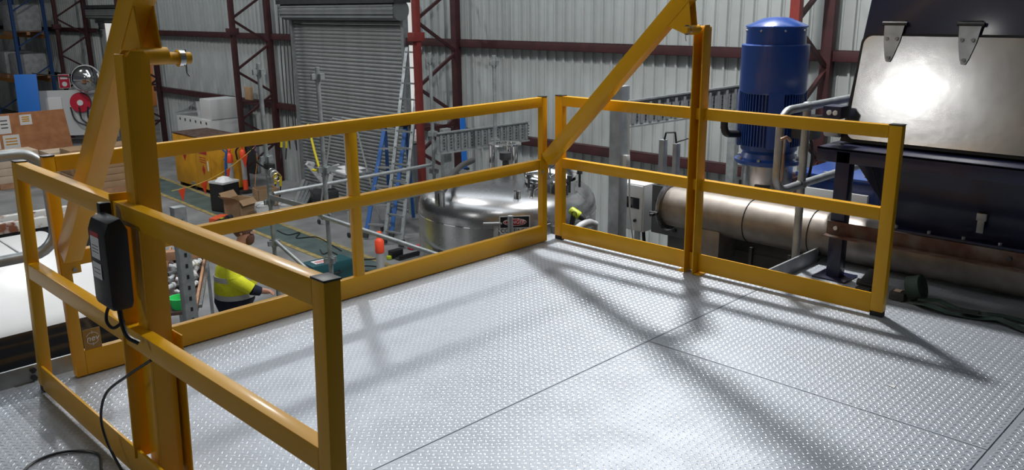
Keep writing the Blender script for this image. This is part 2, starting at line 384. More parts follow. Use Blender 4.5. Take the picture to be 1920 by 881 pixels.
MB().tube(flow([(-.075, 1.24, .755), (-.085, 1.25, .72), (-.09, 1.24, .69), (-.08, 1.21, .675), (-.05, 1.19, .70)]), .006, 8).build('lead', BLK, gb)
rf = side_frame(.072, 'far yellow side frame with twin pivot uprights, standing below the blue motor')
rf.location = (3.616, 0, 0)
pivot_post(rf, .028, 1)
# swinging gate: lower leaf at the platform edge, two arms, upper leaf overhead
G0, G1, GY = .126, 3.521, 2.495
sg = thing('swinging_pallet_gate', (1.82, GY, 0), 'long yellow swinging gate leaf at the platform edge with two raised diagonal arms', 'gate')
def W(o): o.matrix_parent_inverse = Matrix.Translation((-1.82, -GY, 0)); return o
def leaf(M, pre):
    def r(n, a, b, w=.05, h=.05): return W(MB().bar(M @ Vector(a), M @ Vector(b), w, h, M.to_3x3() @ Vector((0, 0, 1))).build(n, YEL, sg, .004))
    for x in (G0+.025, G1-.025): W(MB().bar(M @ Vector((x, .025, .006)), M @ Vector((x, .025, 1.094)), .05, .05, M.to_3x3() @ Vector((0, 1, 0))).build('post', YEL, sg, .004))
    W(MB().bar(M @ Vector((1.815, .025, .12)), M @ Vector((1.815, .025, 1.05)), .058, .047, M.to_3x3() @ Vector((0, 1, 0))).build('middle_post', YEL, sg, .004))
    r('top_rail', (G0+.05, .025, 1.058), (G1-.05, .025, 1.058), .05, .072); r('mid_rail', (G0+.05, .025, .60), (G1-.05, .025, .60), .05, .072)
    W(MB().bar(M @ Vector((G0+.05, .02, .068)), M @ Vector((G1-.05, .02, .068)), .04, .124, M.to_3x3() @ Vector((0, 0, 1))).build('toe_board', YEL, sg, .003))
    for x in (G0+.025, G1-.025): W(MB().bar(M @ Vector((x, .025, 1.094)), M @ Vector((x, .025, 1.1)), .053, .053, M.to_3x3() @ Vector((0, 1, 0))).build('end_cap', BLK, sg, .002))
leaf(Matrix.Translation((0, GY, 0)), 'lower')
MU = Matrix(((1, 0, 0, 0), (0, 0, 1, -.24), (0, -1, 0, 2.80), (0, 0, 0, 1)))
leaf(MU, 'upper')
A0, A1 = (2.455, .64), (.38, 2.715)
for x, i in ((.165, 1), (3.49, -1)):
    W(MB().bar((x, A0[0], A0[1]), (x, A1[0], A1[1]), .08, .10, (0, 1, 1)).build('arm', YEL, sg, .004))
    # bracket from the arm to the pivot: two folded cheeks round a sleeve
    n = Vector((0, -.7071, -.7071)); d = Vector((0, -.7071, .7071)); f = Vector((x, 1.39, 1.70))
    for s in (-.033, .033):
        poly = [f+d*.14+n*.02, f-d*.10+n*.02, f-d*.03+n*.17, f+d*.03+n*.17]
        poly = [Vector((x+s, p.y, p.z)) for p in poly]
        vs = [p+Vector((-.003, 0, 0)) for p in poly]+[p+Vector((.003, 0, 0)) for p in poly]
        W(MB().add(vs, [(3, 2, 1, 0), (4, 5, 6, 7)]+[(k, (k+1) % 4, 4+(k+1) % 4, 4+k) for k in range(4)]).build('pivot_bracket', YEL, sg, .001))
    W(MB().rod((x-.055, PVY, PVZ), (x+.055, PVY, PVZ), .03, 18).build('pivot_sleeve', YEL, sg))
    W(MB().bb(x-.035 if i > 0 else x-.05, x+.05 if i > 0 else x+.035, GY-.010, GY-.002, .53, .69).build('arm_plate', YEL, sg, .002))
    for z in (.548, .672): W(MB().rod((x-.02*i*-1 if i > 0 else x-.03, GY-.018, z), (x-.02*i*-1 if i > 0 else x-.03, GY-.005, z), .011, 6).build('bolt', GALV, sg))
# maker's plate in the corner of the lower leaf
mp = W(MB().bb(.18, .262, GY+.004, GY+.008, .128, .235).build('maker_plate', mat('bronze tag', (.36, .20, .03), .4), sg, .002))
t1 = text('nev', .042, axes((.222, GY+.003, .185), (1, 0, 0), (0, 0, 1)), SIGNW, sg, 'maker_lettering', shear=.2); W(t1)
tg = MB().tube(arc((.222, GY+.003, .185), (1, 0, 0), (0, 0, 1), .03, R(25), R(155), 14), .0012, 5); tg.tube(arc((.222, GY+.003, .185), (1, 0, 0), (0, 0, 1), .03, R(205), R(335), 14), .0012, 5)
for a in (90, 270): tg.rod((.222, GY+.003, .185+.022*math.sin(R(a))), (.222, GY+.003, .185+.04*math.sin(R(a))), .0012, 5)
W(tg.build('maker_emblem', SIGNW, sg))
# power lead lying on the plate
tag(MB().tube(flow([(-.02, 1.12, .56), (-.05, 1.3, .45), (-.075, 1.46, .34), (-.085, 1.53, .22), (-.085, 1.50, .12), (-.08, 1.38, .03), (-.09, 1.22, .008), (-.14, 1.05, .007), (-.20, 1.12, .007),
               (-.12, 1.50, .007), (-.08, 1.66, .007), (-.16, 1.77, .007), (-.27, 1.78, .007), (-.36, 1.70, .007), (-.5, 1.5, .007), (-.6, 1.2, .007), (-.7, .6, .007)]), .0055, 8).build('power_lead', BLK),
    'thin black power lead hanging from the gearbox and looping on the tread plate', 'cable')
# ================================================================ stainless tank
tk = thing('mixing_tank', (4.83, 4.25, FZ), 'big domed stainless steel tank standing below the platform edge', 'tank')
z0 = -FZ
MB().lathe([(.9, .45), (.9, z0-.24), (.895, z0-.17), (.88, z0-.115), (.845, z0-.06), (.79, z0-.02), (.70, z0+.015), (.58, z0+.048), (.42, z0+.075), (.22, z0+.095), (.05, z0+.1)], 64).build('vessel', STEEL, tk, 0, 40)
MB().lathe([(.05, .30), (.5, .35), (.9, .45)], 48).build('bottom_cone', STEEL, tk)
MB().lathe([(.905, z0-.245), (.905, z0-.235)], 64).build('weld_band', STEELP, tk)
for k in range(4): MB().rod((.7*math.cos(k*1.57+.6), .7*math.sin(k*1.57+.6), 0), (.7*math.cos(k*1.57+.6), .7*math.sin(k*1.57+.6), .5), .05).build('leg', STEEL, tk)
mx, my = .09, -.53
mw = MB().lathe([(.24, z0-.02), (.24, z0+.09), (.262, z0+.09), (.262, z0+.11), (.235, z0+.11), (.235, z0)], 40, Matrix.Translation((mx, my, 0)), False).build('manway_neck', STEELP, tk)
Ml = Matrix.Translation((mx+.02, my+.03, z0+.17)) @ Matrix.Rotation(R(-14), 4, 'Y') @ Matrix.Rotation(R(8), 4, 'X')
ld = MB().lathe([(.255, -.012), (.262, 0), (.255, .012), (.2, .04), (.1, .06), (.01, .066)], 40, Ml).build('manway_lid', STEELP, tk)
MB().tube([Ml @ Vector(p) for p in ((-.12, -.1, .045), (-.12, -.1, .12), (.12, -.1, .12), (.12, -.1, .045))], .011, 8).build('lid_handle', STEELP, ld)
MB().bb(mx+.2, mx+.33, my-.03, my+.03, z0+.04, z0+.16).build('lid_hinge', STEEL, ld, .01)
for a in (-100, -40, 170):
    cx, cy = mx+.275*math.cos(R(a)), my+.275*math.sin(R(a))
    MB().rod((cx, cy, z0+.02), (cx, cy, z0+.15), .012, 8).rod((cx, cy, z0+.15), (cx, cy, z0+.185), .026, 8).build('wing_clamp', DARKG, mw)
# agitator mount on top
MB().lathe([(.165, z0+.37), (.165, z0+.385), (.11, z0+.385), (.11, z0+.37), (.165, z0+.37)], 36, Matrix.Translation((.12, .14, 0)), False).build('agitator_ring', STEELP, tk)
for a in (30, 150, 270): MB().rod((.12+.14*math.cos(R(a)), .14+.14*math.sin(R(a)), z0+.05), (.12+.14*math.cos(R(a)), .14+.14*math.sin(R(a)), z0+.372), .028, 14).build('ring_leg', STEELP, tk)
MB().lathe([(.03, z0+.08), (.03, z0+.2), (.06, z0+.22), (.06, z0+.29), (.02, z0+.3)], 20, Matrix.Translation((.12, .14, 0))).build('shaft_coupling', DARKG, tk)
MB().bb(.05, .2, .07, .21, z0+.07, z0+.1).build('seal_plate', SAFEY, tk, .004)
# lifting lug with hose at the left, valve nozzles in front
MB().bb(-.95, -.93, -.12, .0, z0-.06, z0+.1).bb(-.95, -.88, -.07, -.05, z0-.06, z0+.07).build('lifting_lug', STEEL, tk, .004)
MB().tube(flow([(-.9, -.02, z0+.04), (-.75, .05, z0+.1), (-.55, .22, z0+.13), (-.25, .4, z0+.17), (.0, .5, z0+.18)]), .03, 12).build('rubber_hose', RUB, tk)
vb = MB().rod((-.42, -.56, z0+.0), (-.42, -.56, z0+.075), .035, 14).build('nozzle', STEELP, tk)
vb = MB().rod((-.28, -.62, z0+.0), (-.28, -.62, z0+.07), .03, 14).rod((-.28, -.62, z0+.05), (-.12, -.66, z0+.12), .014, 10).rod((-.14, -.66, z0+.11), (-.08, -.68, z0+.14), .03, 10).build('clamp_valve', STEELP, tk)
# uprights standing against the tank with a tied tube
fx = lambda x, y, z: (x, y, z-FZ)
def onwall(a, r=.905): return (r*math.cos(a), r*math.sin(a))
a = R(-142); bx, by = onwall(a, .95)
MB().bar((bx-.02, by, z0-.75), (bx+.03, by, z0-.17), .05, .045, (1, -1, 0)).build('ladder_bracket', ALU, tk, .004)
MB().bar((bx-.09, by+.05, z0-.165), (bx+.06, by-.04, z0-.175), .03, .02).build('bracket_arm', ALU, tk, .003)
a = R(-133); cx, cy = onwall(a, .94)
MB().rod((cx, cy, z0-.85), (cx, cy, z0-.10), .026, 14).build('upright_tube', GALV, tk)
MB().tube([(bx+.02, by-.02, z0-.22), ((bx+cx)/2, (by+cy)/2-.02, z0-.29), (cx-.01, cy-.03, z0-.33), (cx+.03, cy-.02, z0-.32)], .005, 6).build('tie_wire', GALV, tk)
# danger sign clipped to the tank
a0 = R(-130.5); sx, sy = 4.83+.93*math.cos(a0), 4.25+.93*math.sin(a0)
sgn = thing('danger_sign', (sx, sy, -.255), 'white danger sign with red oval on the side of the stainless tank', 'sign')
Ms = Matrix.Rotation(a0+R(90), 4, 'Z')
def Sg(name, dx, dz, w_, h_, d_, m): return MB().box((dx, -d_, dz), (w_, .003, h_), Ms).build(name, m, sgn, 0, 0)
Sg('sign_board', 0, 0, .28, .30, 0, SIGNW); Sg('black_panel', 0, .092, .262, .10, .002, SIGNK)
MB().lathe([(.5, 0), (.5, .002)], 40, Ms @ Matrix.Translation((0, -.0045, .092)) @ Matrix.Rotation(R(90), 4, 'X') @ Matrix.Diagonal((.215, .066, 1, 1))).build('oval_border', SIGNW, sgn, 0, 0)
MB().lathe([(.5, 0), (.5, .002)], 40, Ms @ Matrix.Translation((0, -.006, .092)) @ Matrix.Rotation(R(90), 4, 'X') @ Matrix.Diagonal((.205, .056, 1, 1))).build('red_oval', SIGNR, sgn, 0, 0)
text('DANGER', .046, Ms @ axes((0, -.0085, .092), (1, 0, 0), (0, 0, 1)), SIGNW, sgn)
text('CONFINED', .052, Ms @ axes((0, -.004, .012), (1, 0, 0), (0, 0, 1)), SIGNK, sgn)
MB().tube([(.13, -.01, .125), (.16, -.012, .115), (.17, -.01, .122)], .006, 6).build('sign_clip', GALV, sgn)
# drill left on the tank's handrail
dr = thing('cordless_drill', at(1083, 402, 'y', 3.2), 'lime green and black cordless drill hung beside the tank', 'drill', None, R(-75))
dr.rotation_euler.y = R(28)
MB().lathe([(.02, -.085), (.036, -.075), (.038, .01), (.033, .03)], 16, Matrix.Rotation(R(90), 4, 'Y')).build('drill_body', LIME, dr, .003)
MB().lathe([(.032, .03), (.03, .05), (.02, .085), (.009, .088), (.009, .105)], 14, Matrix.Rotation(R(90), 4, 'Y')).build('chuck', BLK, dr)
MB().bar((-.03, 0, -.02), (.0, 0, -.13), .034, .045, (1, 0, 0)).build('grip', BLK, dr, .008)
MB().bb(-.04, .06, -.03, .03, -.17, -.125).build('battery', BLK, dr, .006)
MB().tube(arc((-.02, -.037, 0), (1, 0, 0), (0, 0, 1), .025, 0, 5.5, 10), .004, 6).build('trim', BLK, dr)
hs = thing('suction_hose', (4.55, 3.1, -.6), 'grey curved hose behind the lower rail beside the tank', 'hose')
hs.location = (0, 0, 0)
MB().tube([(4.35, 3.0, -.9), (4.35, 3.0, -.35), *arc((4.55, 2.95, -.33), (-1, .2, 0), (0, 0, 1), .2, 0, math.pi*.62, 8), (4.70, 3.02, -.42), (4.76, 3.04, -.9), (4.76, 3.04, FZ)], .035, 12).build('hose_wall', PVC, hs)

# ================================================================ grey post, control boxes
po = thing('galvanised_post', (4.75, 2.78, FZ), 'tall galvanised square post standing right of the stainless tank', 'post')
MB().bb(-.06, .06, -.06, .06, 0, 3.47).build('post_shaft', GALV, po, .008); MB().bb(-.11, .11, -.11, .11, 0, .015).build('base_plate', GALV, po)
MB().bb(-.02, .03, -.10, -.06, 2.78, 2.88).build('junction_block', LGREY, po, .004)
MB().tube([(.02, -.08, 3.35), (.03, -.085, 3.0), (.035, -.09, 2.8), (.05, -.1, 2.35), (.12, -.12, 1.95)], .008, 8).build('flex_lead', LGREY, po)
wb = thing('control_cabinet', (4.95, 2.76, -.24), 'white wall control cabinet with small dark display beside galvanised post', 'cabinet')
MB().bb(0, .16, -.12, .16, 0, .43).build('body', LGREY, wb, .006); MB().bb(-.012, 0, -.11, .15, .01, .42).build('door', LGREY, wb, .004)
MB().bb(-.018, -.01, -.08, .07, .21, .31).build('display_window', GLASS, wb, .004); MB().rod((-.012, -.04, .1), (-.028, -.04, .1), .014, 12).build('lock', BLK, wb)
MB().bb(.06, .10, -.02, .02, FZ+.24, 0).build('support_leg', GALV, wb)
MB().tube(flow([(.06, -.08, 0), (.06, -.1, -.15), (.02, -.18, -.25), (.0, -.3, -.27)]), .016, 8).build('conduit', RUB, wb)
gbx = thing('pump_control_box', (4.80, 2.20, -.17), 'dark grey control box with switches beside the pipe flange', 'control box')
MB().bb(0, .2, -.33, .25, 0, .42).build('body', GREYB, gbx, .006)
text('GLO', .08, axes((-.002, .06, .355), (0, -1, 0), (0, 0, 1)), SIGNK, gbx)
for y, z in ((.18, .29), (.18, .19), (.08, .06), (.0, .06), (.12, .12)): MB().rod((0, y, z), (-.025, y, z), .016, 12).build('switch_knob', BLK, gbx)
MB().rod((0, .1, .09), (-.04, .1, .09), .024, 12).build('cable_gland', STEEL, gbx); MB().bb(-.006, 0, .03, .1, .16, .29).build('display', GLASS, gbx)
MB().bb(.06, .12, .19, .24, .42, .80).bb(.06, .12, .06, .10, .42, .78).build('cable_riser', GALV, gbx, .004)
MB().tube([(.09, .21, .78), (.09, .19, .86), (.09, .1, .87), (.09, .08, .76)], .009, 8).tube([(.09, .08, .79), (.1, -.02, .83), (.1, -.15, .80)], .006, 6).build('cables', BLK, gbx)
MB().bb(.04, .16, -.1, .1, FZ+.17, 0).build('stand', GREYB, gbx)

# ================================================================ screw conveyor pipe
pc = thing('conveyor_pipe', (4.55, 0, .165), 'long dull stainless conveyor pipe running from flange to under the hopper', 'pipe')
MB().lathe([(.16, 0), (.16, 5.1)], 40, Matrix.Translation((0, -3.0, 0)) @ Matrix.Rotation(R(-90), 4, 'X')).build('tube', PIPE, pc)
MB().lathe([(.16, 0), (.19, 0), (.205, .012), (.19, .03), (.16, .03)], 36, Matrix.Translation((0, 2.07, 0)) @ Matrix.Rotation(R(-90), 4, 'X')).build('end_clamp', STEEL, pc)
MB().bar((-.2, 2.085, -.02), (-.27, 2.085, -.03), .03, .02).rod((-.23, 2.05, -.02), (-.23, 2.12, -.02), .014, 8).build('clamp_bolt', DARKG, pc)
MB().bar((-.06, 2.085, .20), (.06, 2.085, .20), .03, .03).build('clamp_lug', STEEL, pc, .004)
for y in (1.35, .85): MB().tube([(.163*math.cos(a), y, .163*math.sin(a)) for a in np.linspace(0, 2*math.pi, 28)[:-1]], .0035, 6, True).build('weld_seam', DARKG, pc)
MB().bb(-.13, .12, 1.55, 1.85, -.34, -.1).build('outlet_spout', PIPE, pc, .01)
for y in (-.8, -2.0): MB().bb(-.1, .1, y-.03, y+.03, -.165, -.12).build('saddle', DARKG, pc)
# dark machine base below the pipe
mb_ = thing('machine_base', (5.05, 1.45, FZ), 'dark grey panelled machine base under the blue motor', 'machine')
MB().bb(-.3, .42, -.65, .38, 0, 2.40).build('housing', DARKG, mb_, .01)
for y in (-.48, -.16, .16): MB().bb(-.312, -.3, y-.145, y+.145, 1.0, 2.25).build('panel', DARKG, mb_, .004)
for y in (-.32, 0): MB().bb(-.325, -.3, y-.012, y+.012, .8, 2.3).build('rib', GREYB, mb_)
# ================================================================ blue motor
MXc, MYc = 5.22, 1.62
mo = thing('electric_motor', (MXc, MYc, .02), 'tall upright blue electric motor on a stainless lantern mount', 'motor')
MB().bb(-.42, .3, -.28, .23, .10, .13).bb(-.3, .2, -.2, .18, 0, .10).build('base_plate', LGREY, mo, .006)
MB().lathe([(.27, .13), (.27, .15), (.24, .155), (.22, .17)], 36).build('lower_flange', STEEL, mo)
MB().lathe([(.205, .15), (.20, .47)], 36).build('lantern', STEEL, mo)
for a in (200, 290): MB().box((0, 0, 0), (.12, .012, .13), Matrix.Rotation(R(a), 4, 'Z') @ Matrix.Translation((0, -.203, .25))).build('lantern_window', BLK, mo)
MB().lathe([(.25, .465), (.262, .475), (.262, .50), (.22, .515), (.20, .56)], 40).build('motor_flange', BLUE, mo)
for k in range(8):
    a = k*math.pi/4+.2; MB().rod((.24*math.cos(a), .24*math.sin(a), .495), (.24*math.cos(a), .24*math.sin(a), .52), .014, 6).build('flange_bolt', GALV, mo)
MB().lathe([(.20, .55), (.222, .58), (.222, 1.05), (.20, 1.06)], 40).build('stator', BLUE, mo)
finm = MB().bb(.215, .25, -.0045, .0045, .62, 1.04).mesh('cooling_fin', BLUE, smooth=0)
for k in range(60):
    if k % 15 in (5, 6, 7): continue
    put('cooling_fin', finm, mo, None, k*math.pi/30)
for a in (0, 90, 180, 270): MB().box((.235, 0, .83), (.05, .12, .44), Matrix.Rotation(R(a+36), 4, 'Z')).build('smooth_panel', BLUE, mo, .008)
MB().box((-.235, .0, .66), (.07, .12, .10), Matrix.Rotation(R(48), 4, 'Z')).build('foot_boss', BLUE, mo, .01)
MB().lathe([(.25, 1.03), (.258, 1.04), (.258, 1.40), (.254, 1.405), (.228, 1.41), (.228, 1.535)], 44).build('fan_cowl', BLUE, mo)
MB().lathe([(.232, 1.533), (.237, 1.54), (.232, 1.548), (.10, 1.605), (.02, 1.612)], 8, Matrix.Rotation(R(22), 4, 'Z')).build('rain_cap', BLUE, mo)
for k in range(8):
    a = k*math.pi/4+R(22)+.39; MB().rod((.227*math.cos(a), .227*math.sin(a), 1.51), (.239*math.cos(a), .239*math.sin(a), 1.51), .008, 8).build('screw', GALV, mo)
eb = MB().tube([(-.33, .22, .82), (-.33, .22, .76), *arc((-.28, .2, .76), (-1, .33, 0), (0, 0, -1), .05, 0, math.pi/2, 6), (-.15, .15, .70)], .03, 12).build('exhaust_elbow', BLK, mo)
jb = MB().bb(-.12, .04, -.42, -.24, .70, .88).build('terminal_box', DARKG, mo, .012)
MB().tube(flow([(-.02, -.36, .70), (-.01, -.38, .58), (.02, -.36, .45), (.1, -.3, .3)]), .012, 8).build('supply_cable', BLK, jb)
# blue gearbox block behind the handrail
gx = thing('blue_gearbox', (5.95, 1.22, -.1), 'blue gear housing with bolted lid to the right of the motor', 'gearbox')
MB().bb(-.3, .3, -.32, .32, 0, .42).build('housing', BLUE, gx, .02); MB().bb(-.33, .33, -.35, .35, .42, .46).build('lid', BLUE, gx, .006)
MB().bb(-.34, -.30, -.28, .28, .05, .34).build('side_plate', LGREY, gx, .004)
for y in (-.28, -.1, .1, .28): MB().rod((-.3, y, .46), (-.3, y, .485), .016, 6).build('bolt', GALV, gx)
MB().tube([(-.3, -.3, .5), (-.32, -.36, .58), (-.36, -.3, .55), (-.34, -.25, .5), (-.3, -.33, .46)], .018, 8).build('hose_fitting', STEELP, gx)
MB().bb(-.25, .25, -.3, .3, FZ+.1, 0).build('pedestal', DARKG, gx)
# ================================================================ hopper on its frame
hp = thing('feed_hopper', (4.15, .53, 0), 'dark navy feed hopper with hinged stainless front lid on bolted legs', 'hopper')
def H(o):
    if o.parent == hp: o.matrix_parent_inverse = Matrix.Translation((-4.15, -.53, 0))
    return o
TL = math.tan(R(13)); FX = 4.34                          # front face leans back
def face(z): return FX+(z-.86)*TL
def slab(y0, y1, z0, z1, off, th): 
    a, b = face(z0)+off, face(z1)+off
    return MB().add([(a, y0, z0), (a, y1, z0), (b, y1, z1), (b, y0, z1), (a+th, y0, z0), (a+th, y1, z0), (b+th, y1, z1), (b+th, y0, z1)],
                    [(0, 1, 2, 3), (7, 6, 5, 4), (0, 4, 5, 1), (1, 5, 6, 2), (2, 6, 7, 3), (3, 7, 4, 0)])
ylo = -1.55
b = MB(); yl = lambda z: .66-(z-.86)*.03
b.add([(face(.86), .655, .86), (face(3.1), .57, 3.1), (face(3.1), ylo, 3.1), (face(.86), ylo, .86), (5.6, .655, .86), (5.5, .57, 3.1), (5.5, ylo, 3.1), (5.6, ylo, .86)],
      [(0, 1, 2, 3), (7, 6, 5, 4), (0, 4, 5, 1), (1, 5, 6, 2), (2, 6, 7, 3), (3, 7, 4, 0)])
H(b.build('upper_body', NAVY, hp, .01))
# lid: rounded rectangle sheet with rubber edging
def rrect(y0, y1, z0, z1, r, off, th, n=6):
    pts = []
    for cy, cz, a0 in ((y1-r, z1-r, 0), (y0+r, z1-r, 90), (y0+r, z0+r, 180), (y1-r, z0+r, 270)):
        for k in range(n+1): a = R(a0+90*k/n); pts.append((cy+r*math.cos(a), cz+r*math.sin(a)))
    m = len(pts); vs = [(face(z)+off, y, z) for y, z in pts]+[(face(z)+off-th, y, z) for y, z in pts]
    return MB().add(vs, [tuple(range(m)), tuple(range(2*m-1, m-1, -1))]+[(i, (i+1) % m, m+(i+1) % m, m+i) for i in range(m)])
H(rrect(-1.5, .63, .865, 1.545, .06, -.002, .008).build('lid_seal', RUB, hp))
H(rrect(-1.485, .612, .885, 1.53, .055, -.011, .004).build('front_lid', mat('scuffed stainless lid', (.55, .55, .55), .19, 1, .3, 3, .03, 14), hp))
for y in (.435, -.005, -.9):
    zt = 1.60
    p = MB().add([(face(z)-.018, y+s, z) for s, z in ((-.062, zt), (.062, zt), (.05, 1.50), (.024, 1.40), (.012, 1.375), (-.012, 1.375), (-.024, 1.40), (-.05, 1.50))] +
                 [(face(z)-.024, y+s, z) for s, z in ((-.062, zt), (.062, zt), (.05, 1.50), (.024, 1.40), (.012, 1.375), (-.012, 1.375), (-.024, 1.40), (-.05, 1.50))],
                 [tuple(range(8)), tuple(range(15, 7, -1))]+[(i, (i+1) % 8, 8+(i+1) % 8, 8+i) for i in range(8)])
    hg = H(p.build('strap_hinge', GALV, hp, 0, 0))
    H(MB().rod((face(1.605)-.02, y-.075, 1.605), (face(1.605)-.02, y+.075, 1.605), .013, 12).bb(face(1.59)-.012, face(1.59), y-.06, y+.06, 1.585, 1.625).build('hinge_knuckle', DARKG, hg))
    for s, z in ((-.03, 1.515), (.03, 1.515), (0, 1.40)):
        H(MB().rod((face(z)-.022, y+s, z), (face(z)-.034, y+s, z), .011, 8).build('hinge_bolt', GALV, hg))
# flange shelf, lower chute, legs, stay
H(MB().bb(4.12, 5.6, ylo, .70, .835, .85).bb(4.12, 4.135, ylo, .70, .76, .85).build('flange', NAVY, hp, .003))
H(MB().add([(4.32, .60, .83), (4.32, ylo, .83), (4.40, ylo, .34), (4.40, .25, .34), (5.4, .60, .83), (5.4, ylo, .83), (4.9, ylo, .34), (4.9, .25, .34)],
           [(0, 1, 2, 3), (7, 6, 5, 4), (0, 4, 5, 1), (1, 5, 6, 2), (2, 6, 7, 3), (3, 7, 4, 0)]).build('chute', NAVY, hp, .004))
H(MB().bb(4.33, 4.40, ylo, .30, .33, .345).build('chute_flange', NAVY, hp))
for k in range(9): H(MB().rod((4.352, .24-k*.2, .345), (4.352, .24-k*.2, .362), .011, 6).build('flange_bolt', GALV, hp))
H(MB().bb(4.345, 4.375, -.27, -.215, .475, .52).bb(4.345, 4.352, -.262, -.223, .40, .48).build('toggle_clip', GALV, hp, .003))
for x, y in ((4.16, .525), (4.16, -1.45), (5.5, .55), (5.5, -1.45)):
    l = H(MB().bb(x-.04, x+.04, y-.045, y+.045, .012, .835).build('leg', NAVY, hp, .004))
    H(MB().bb(x-.10, x+.10, y-.11, y+.11, 0, .012).build('foot_plate', NAVY, l, .002))
H(MB().rod((4.30, .44, .80), (4.33, .30, .42), .006, 6).build('stay_rod', BLK, hp))
lb = H(MB().bb(4.20, 4.32, .60, .72, 1.02, 1.10).build('lug_block', NAVY, hp, .006))
for y in (.635, .675): H(MB().rod((4.205, y, 1.06), (4.19, y, 1.06), .016, 14).rod((4.19, y, 1.06), (4.186, y, 1.06), .008, 8).build('lug_bolt', SIGNW, lb))
H(MB().rod((4.34, .75, .93), (4.34, .655, .93), .045, 16).build('knob', LGREY, hp))
# rusty angle rail across the legs
ra = thing('angle_rail', (4.1, -.5, .30), 'rusty brown angle rail bolted across the hopper legs above the pipe', 'angle iron')
MB().bb(-.002, .006, -1.05, 1.08, 0, .085).bb(-.065, .006, -1.05, 1.08, -.006, 0).build('angle_section', RUST, ra, .001)
for y in (1.02, .02): MB().rod((-.002, y, .045), (-.014, y, .045), .014, 8).build('bolt', SIGNW if y > 1 else DARKG, ra)
# ================================================================ tubular handrails
def handrail(name, pts, posts, label, r=.027):
    t = thing(name, (0, 0, 0), label, 'handrail', 'tubular steel handrails at the platform edge')
    MB().tube(pts, r, 14).build('rail_tube', GALV, t)
    for a, b_ in posts:
        p = MB().rod(a, b_, r, 14).build('upright', GALV, t)
        for z in (pts[0][2], pts[-1][2]):
            if a[2] < z: MB().lathe([(.02, -.03), (.034, -.018), (.038, 0), (.034, .018), (.02, .03)], 14, Matrix.Translation((b_[0], b_[1], z))).build('ball_joint', GALV, p)
    return t
Y2 = .83
handrail('tube_handrail', [(6.0, Y2, 1.085), (4.6, Y2, 1.085), *[(v.x, Y2, v.z) for v in arc((3.98, Y2, .965), (1, 0, 0), (0, 0, 1), .12, R(90), R(180), 6)],
         *[(v.x, Y2, v.z) for v in arc((3.98, Y2, .69), (1, 0, 0), (0, 0, 1), .12, R(180), R(270), 6)], (4.6, Y2, .57), (6.0, Y2, .57)],
         [((4.21, Y2, -.16), (4.21, Y2, 1.085)), ((5.9, Y2, -.16), (5.9, Y2, 1.085))], 'galvanised tube handrail with closed looped end in front of the motor')
Y3 = 2.78
handrail('tube_handrail', [(-3.0, Y3, 1.08), (-.4, Y3, 1.08), (.05, Y3, 1.08), *[(v.x, Y3, v.z) for v in arc((.09, Y3, .96), (1, 0, 0), (0, 0, 1), .12, R(90), R(0), 6)],
         *[(v.x, Y3, v.z) for v in arc((.09, Y3, .70), (1, 0, 0), (0, 0, 1), .12, R(0), R(-90), 6)], (-.4, Y3, .58), (-3.0, Y3, .58)],
         [((-.6, Y3, -.16), (-.6, Y3, 1.08)), ((-2.2, Y3, -.16), (-2.2, Y3, 1.08))], 'galvanised tube handrail with looped end at the far left of the platform')
# twisted wire strip tied to the right handrail
ws = thing('tied_wire_bundle', (3.86, Y2-.03, .9), 'pinkish strip of wire tied in a knot on the looped handrail', 'wire')
for k in range(4): MB().tube([(.0+.008*math.sin(k*2+j), -.006-.006*math.cos(k*3+j), .02-.055*j) for j in range(6)], .005, 6).build('strand', COPPER if k % 2 else REFL, ws)
MB().tube([(-.06, -.01, .02), (-.03, -.03, .035), (.0, -.035, .02), (.025, -.03, .005)], .011, 8).build('knot', COPPER, ws)
# ================================================================ straps and scraps on the plate
rt = thing('ratchet_buckle', (4.03, .26, .002), 'black ratchet buckle lying beside the navy hopper leg', 'ratchet')
MB().bb(-.07, .09, -.045, .045, 0, .03).build('frame', DARKG, rt, .006); MB().rod((.0, -.06, .045), (.0, .06, .045), .022, 12).build('spool', DARKG, rt)
MB().bar((-.02, 0, .05), (.12, .0, .10), .085, .02).build('handle', BLK, rt, .006); MB().rod((-.03, -.055, .05), (-.03, -.075, .05), .014, 8).build('bolt', GALV, rt)
rt2 = thing('webbing_roll', (4.06, -.02, .002), 'dark green rolled webbing with buckle beside the far frame post', 'webbing')
MB().lathe([(.02, -.04), (.075, -.04), (.075, .04), (.02, .04)], 20, Matrix.Translation((0, 0, .075)) @ Matrix.Rotation(R(70), 4, 'X')).build('roll', GREENW, rt2, .004)
MB().bb(-.10, -.02, .03, .12, 0, .05).build('buckle', DARKG, rt2, .008)
MB().bb(-.08, -.04, .06, .10, .05, .056).build('tag', CARDP, rt2)
def ribbon(pts, wd, th=.004):
    o = MB(); vs = []; pts = [Vector(p) for p in pts]
    for i, p in enumerate(pts):
        t = (pts[min(i+1, len(pts)-1)]-pts[max(i-1, 0)]); t.z = 0; t.normalize(); n = Vector((-t.y, t.x, 0))
        vs += [p+n*wd/2, p-n*wd/2, p-n*wd/2+Vector((0, 0, th)), p+n*wd/2+Vector((0, 0, th))]
    fs = [(0, 1, 2, 3)]
    for i in range(len(pts)-1):
        for k in range(4): fs.append((i*4+k, i*4+(k+1) % 4, i*4+4+(k+1) % 4, i*4+4+k))
    fs.append(tuple(range(len(vs)-1, len(vs)-5, -1)))
    return o.add(vs, fs)
st = thing('lifting_sling', (0, 0, 0), 'long green webbing sling folded on the plate under the hopper edge', 'sling')
ribbon([(3.99, -.06, .004), (3.93, -.14, .03), (3.93, -.25, .012), (3.96, -.38, .006), (3.98, -.5, .022), (3.93, -.64, .012), (3.88, -.85, .006), (3.84, -1.2, .004)], .06).build('strap', GREENW, st)
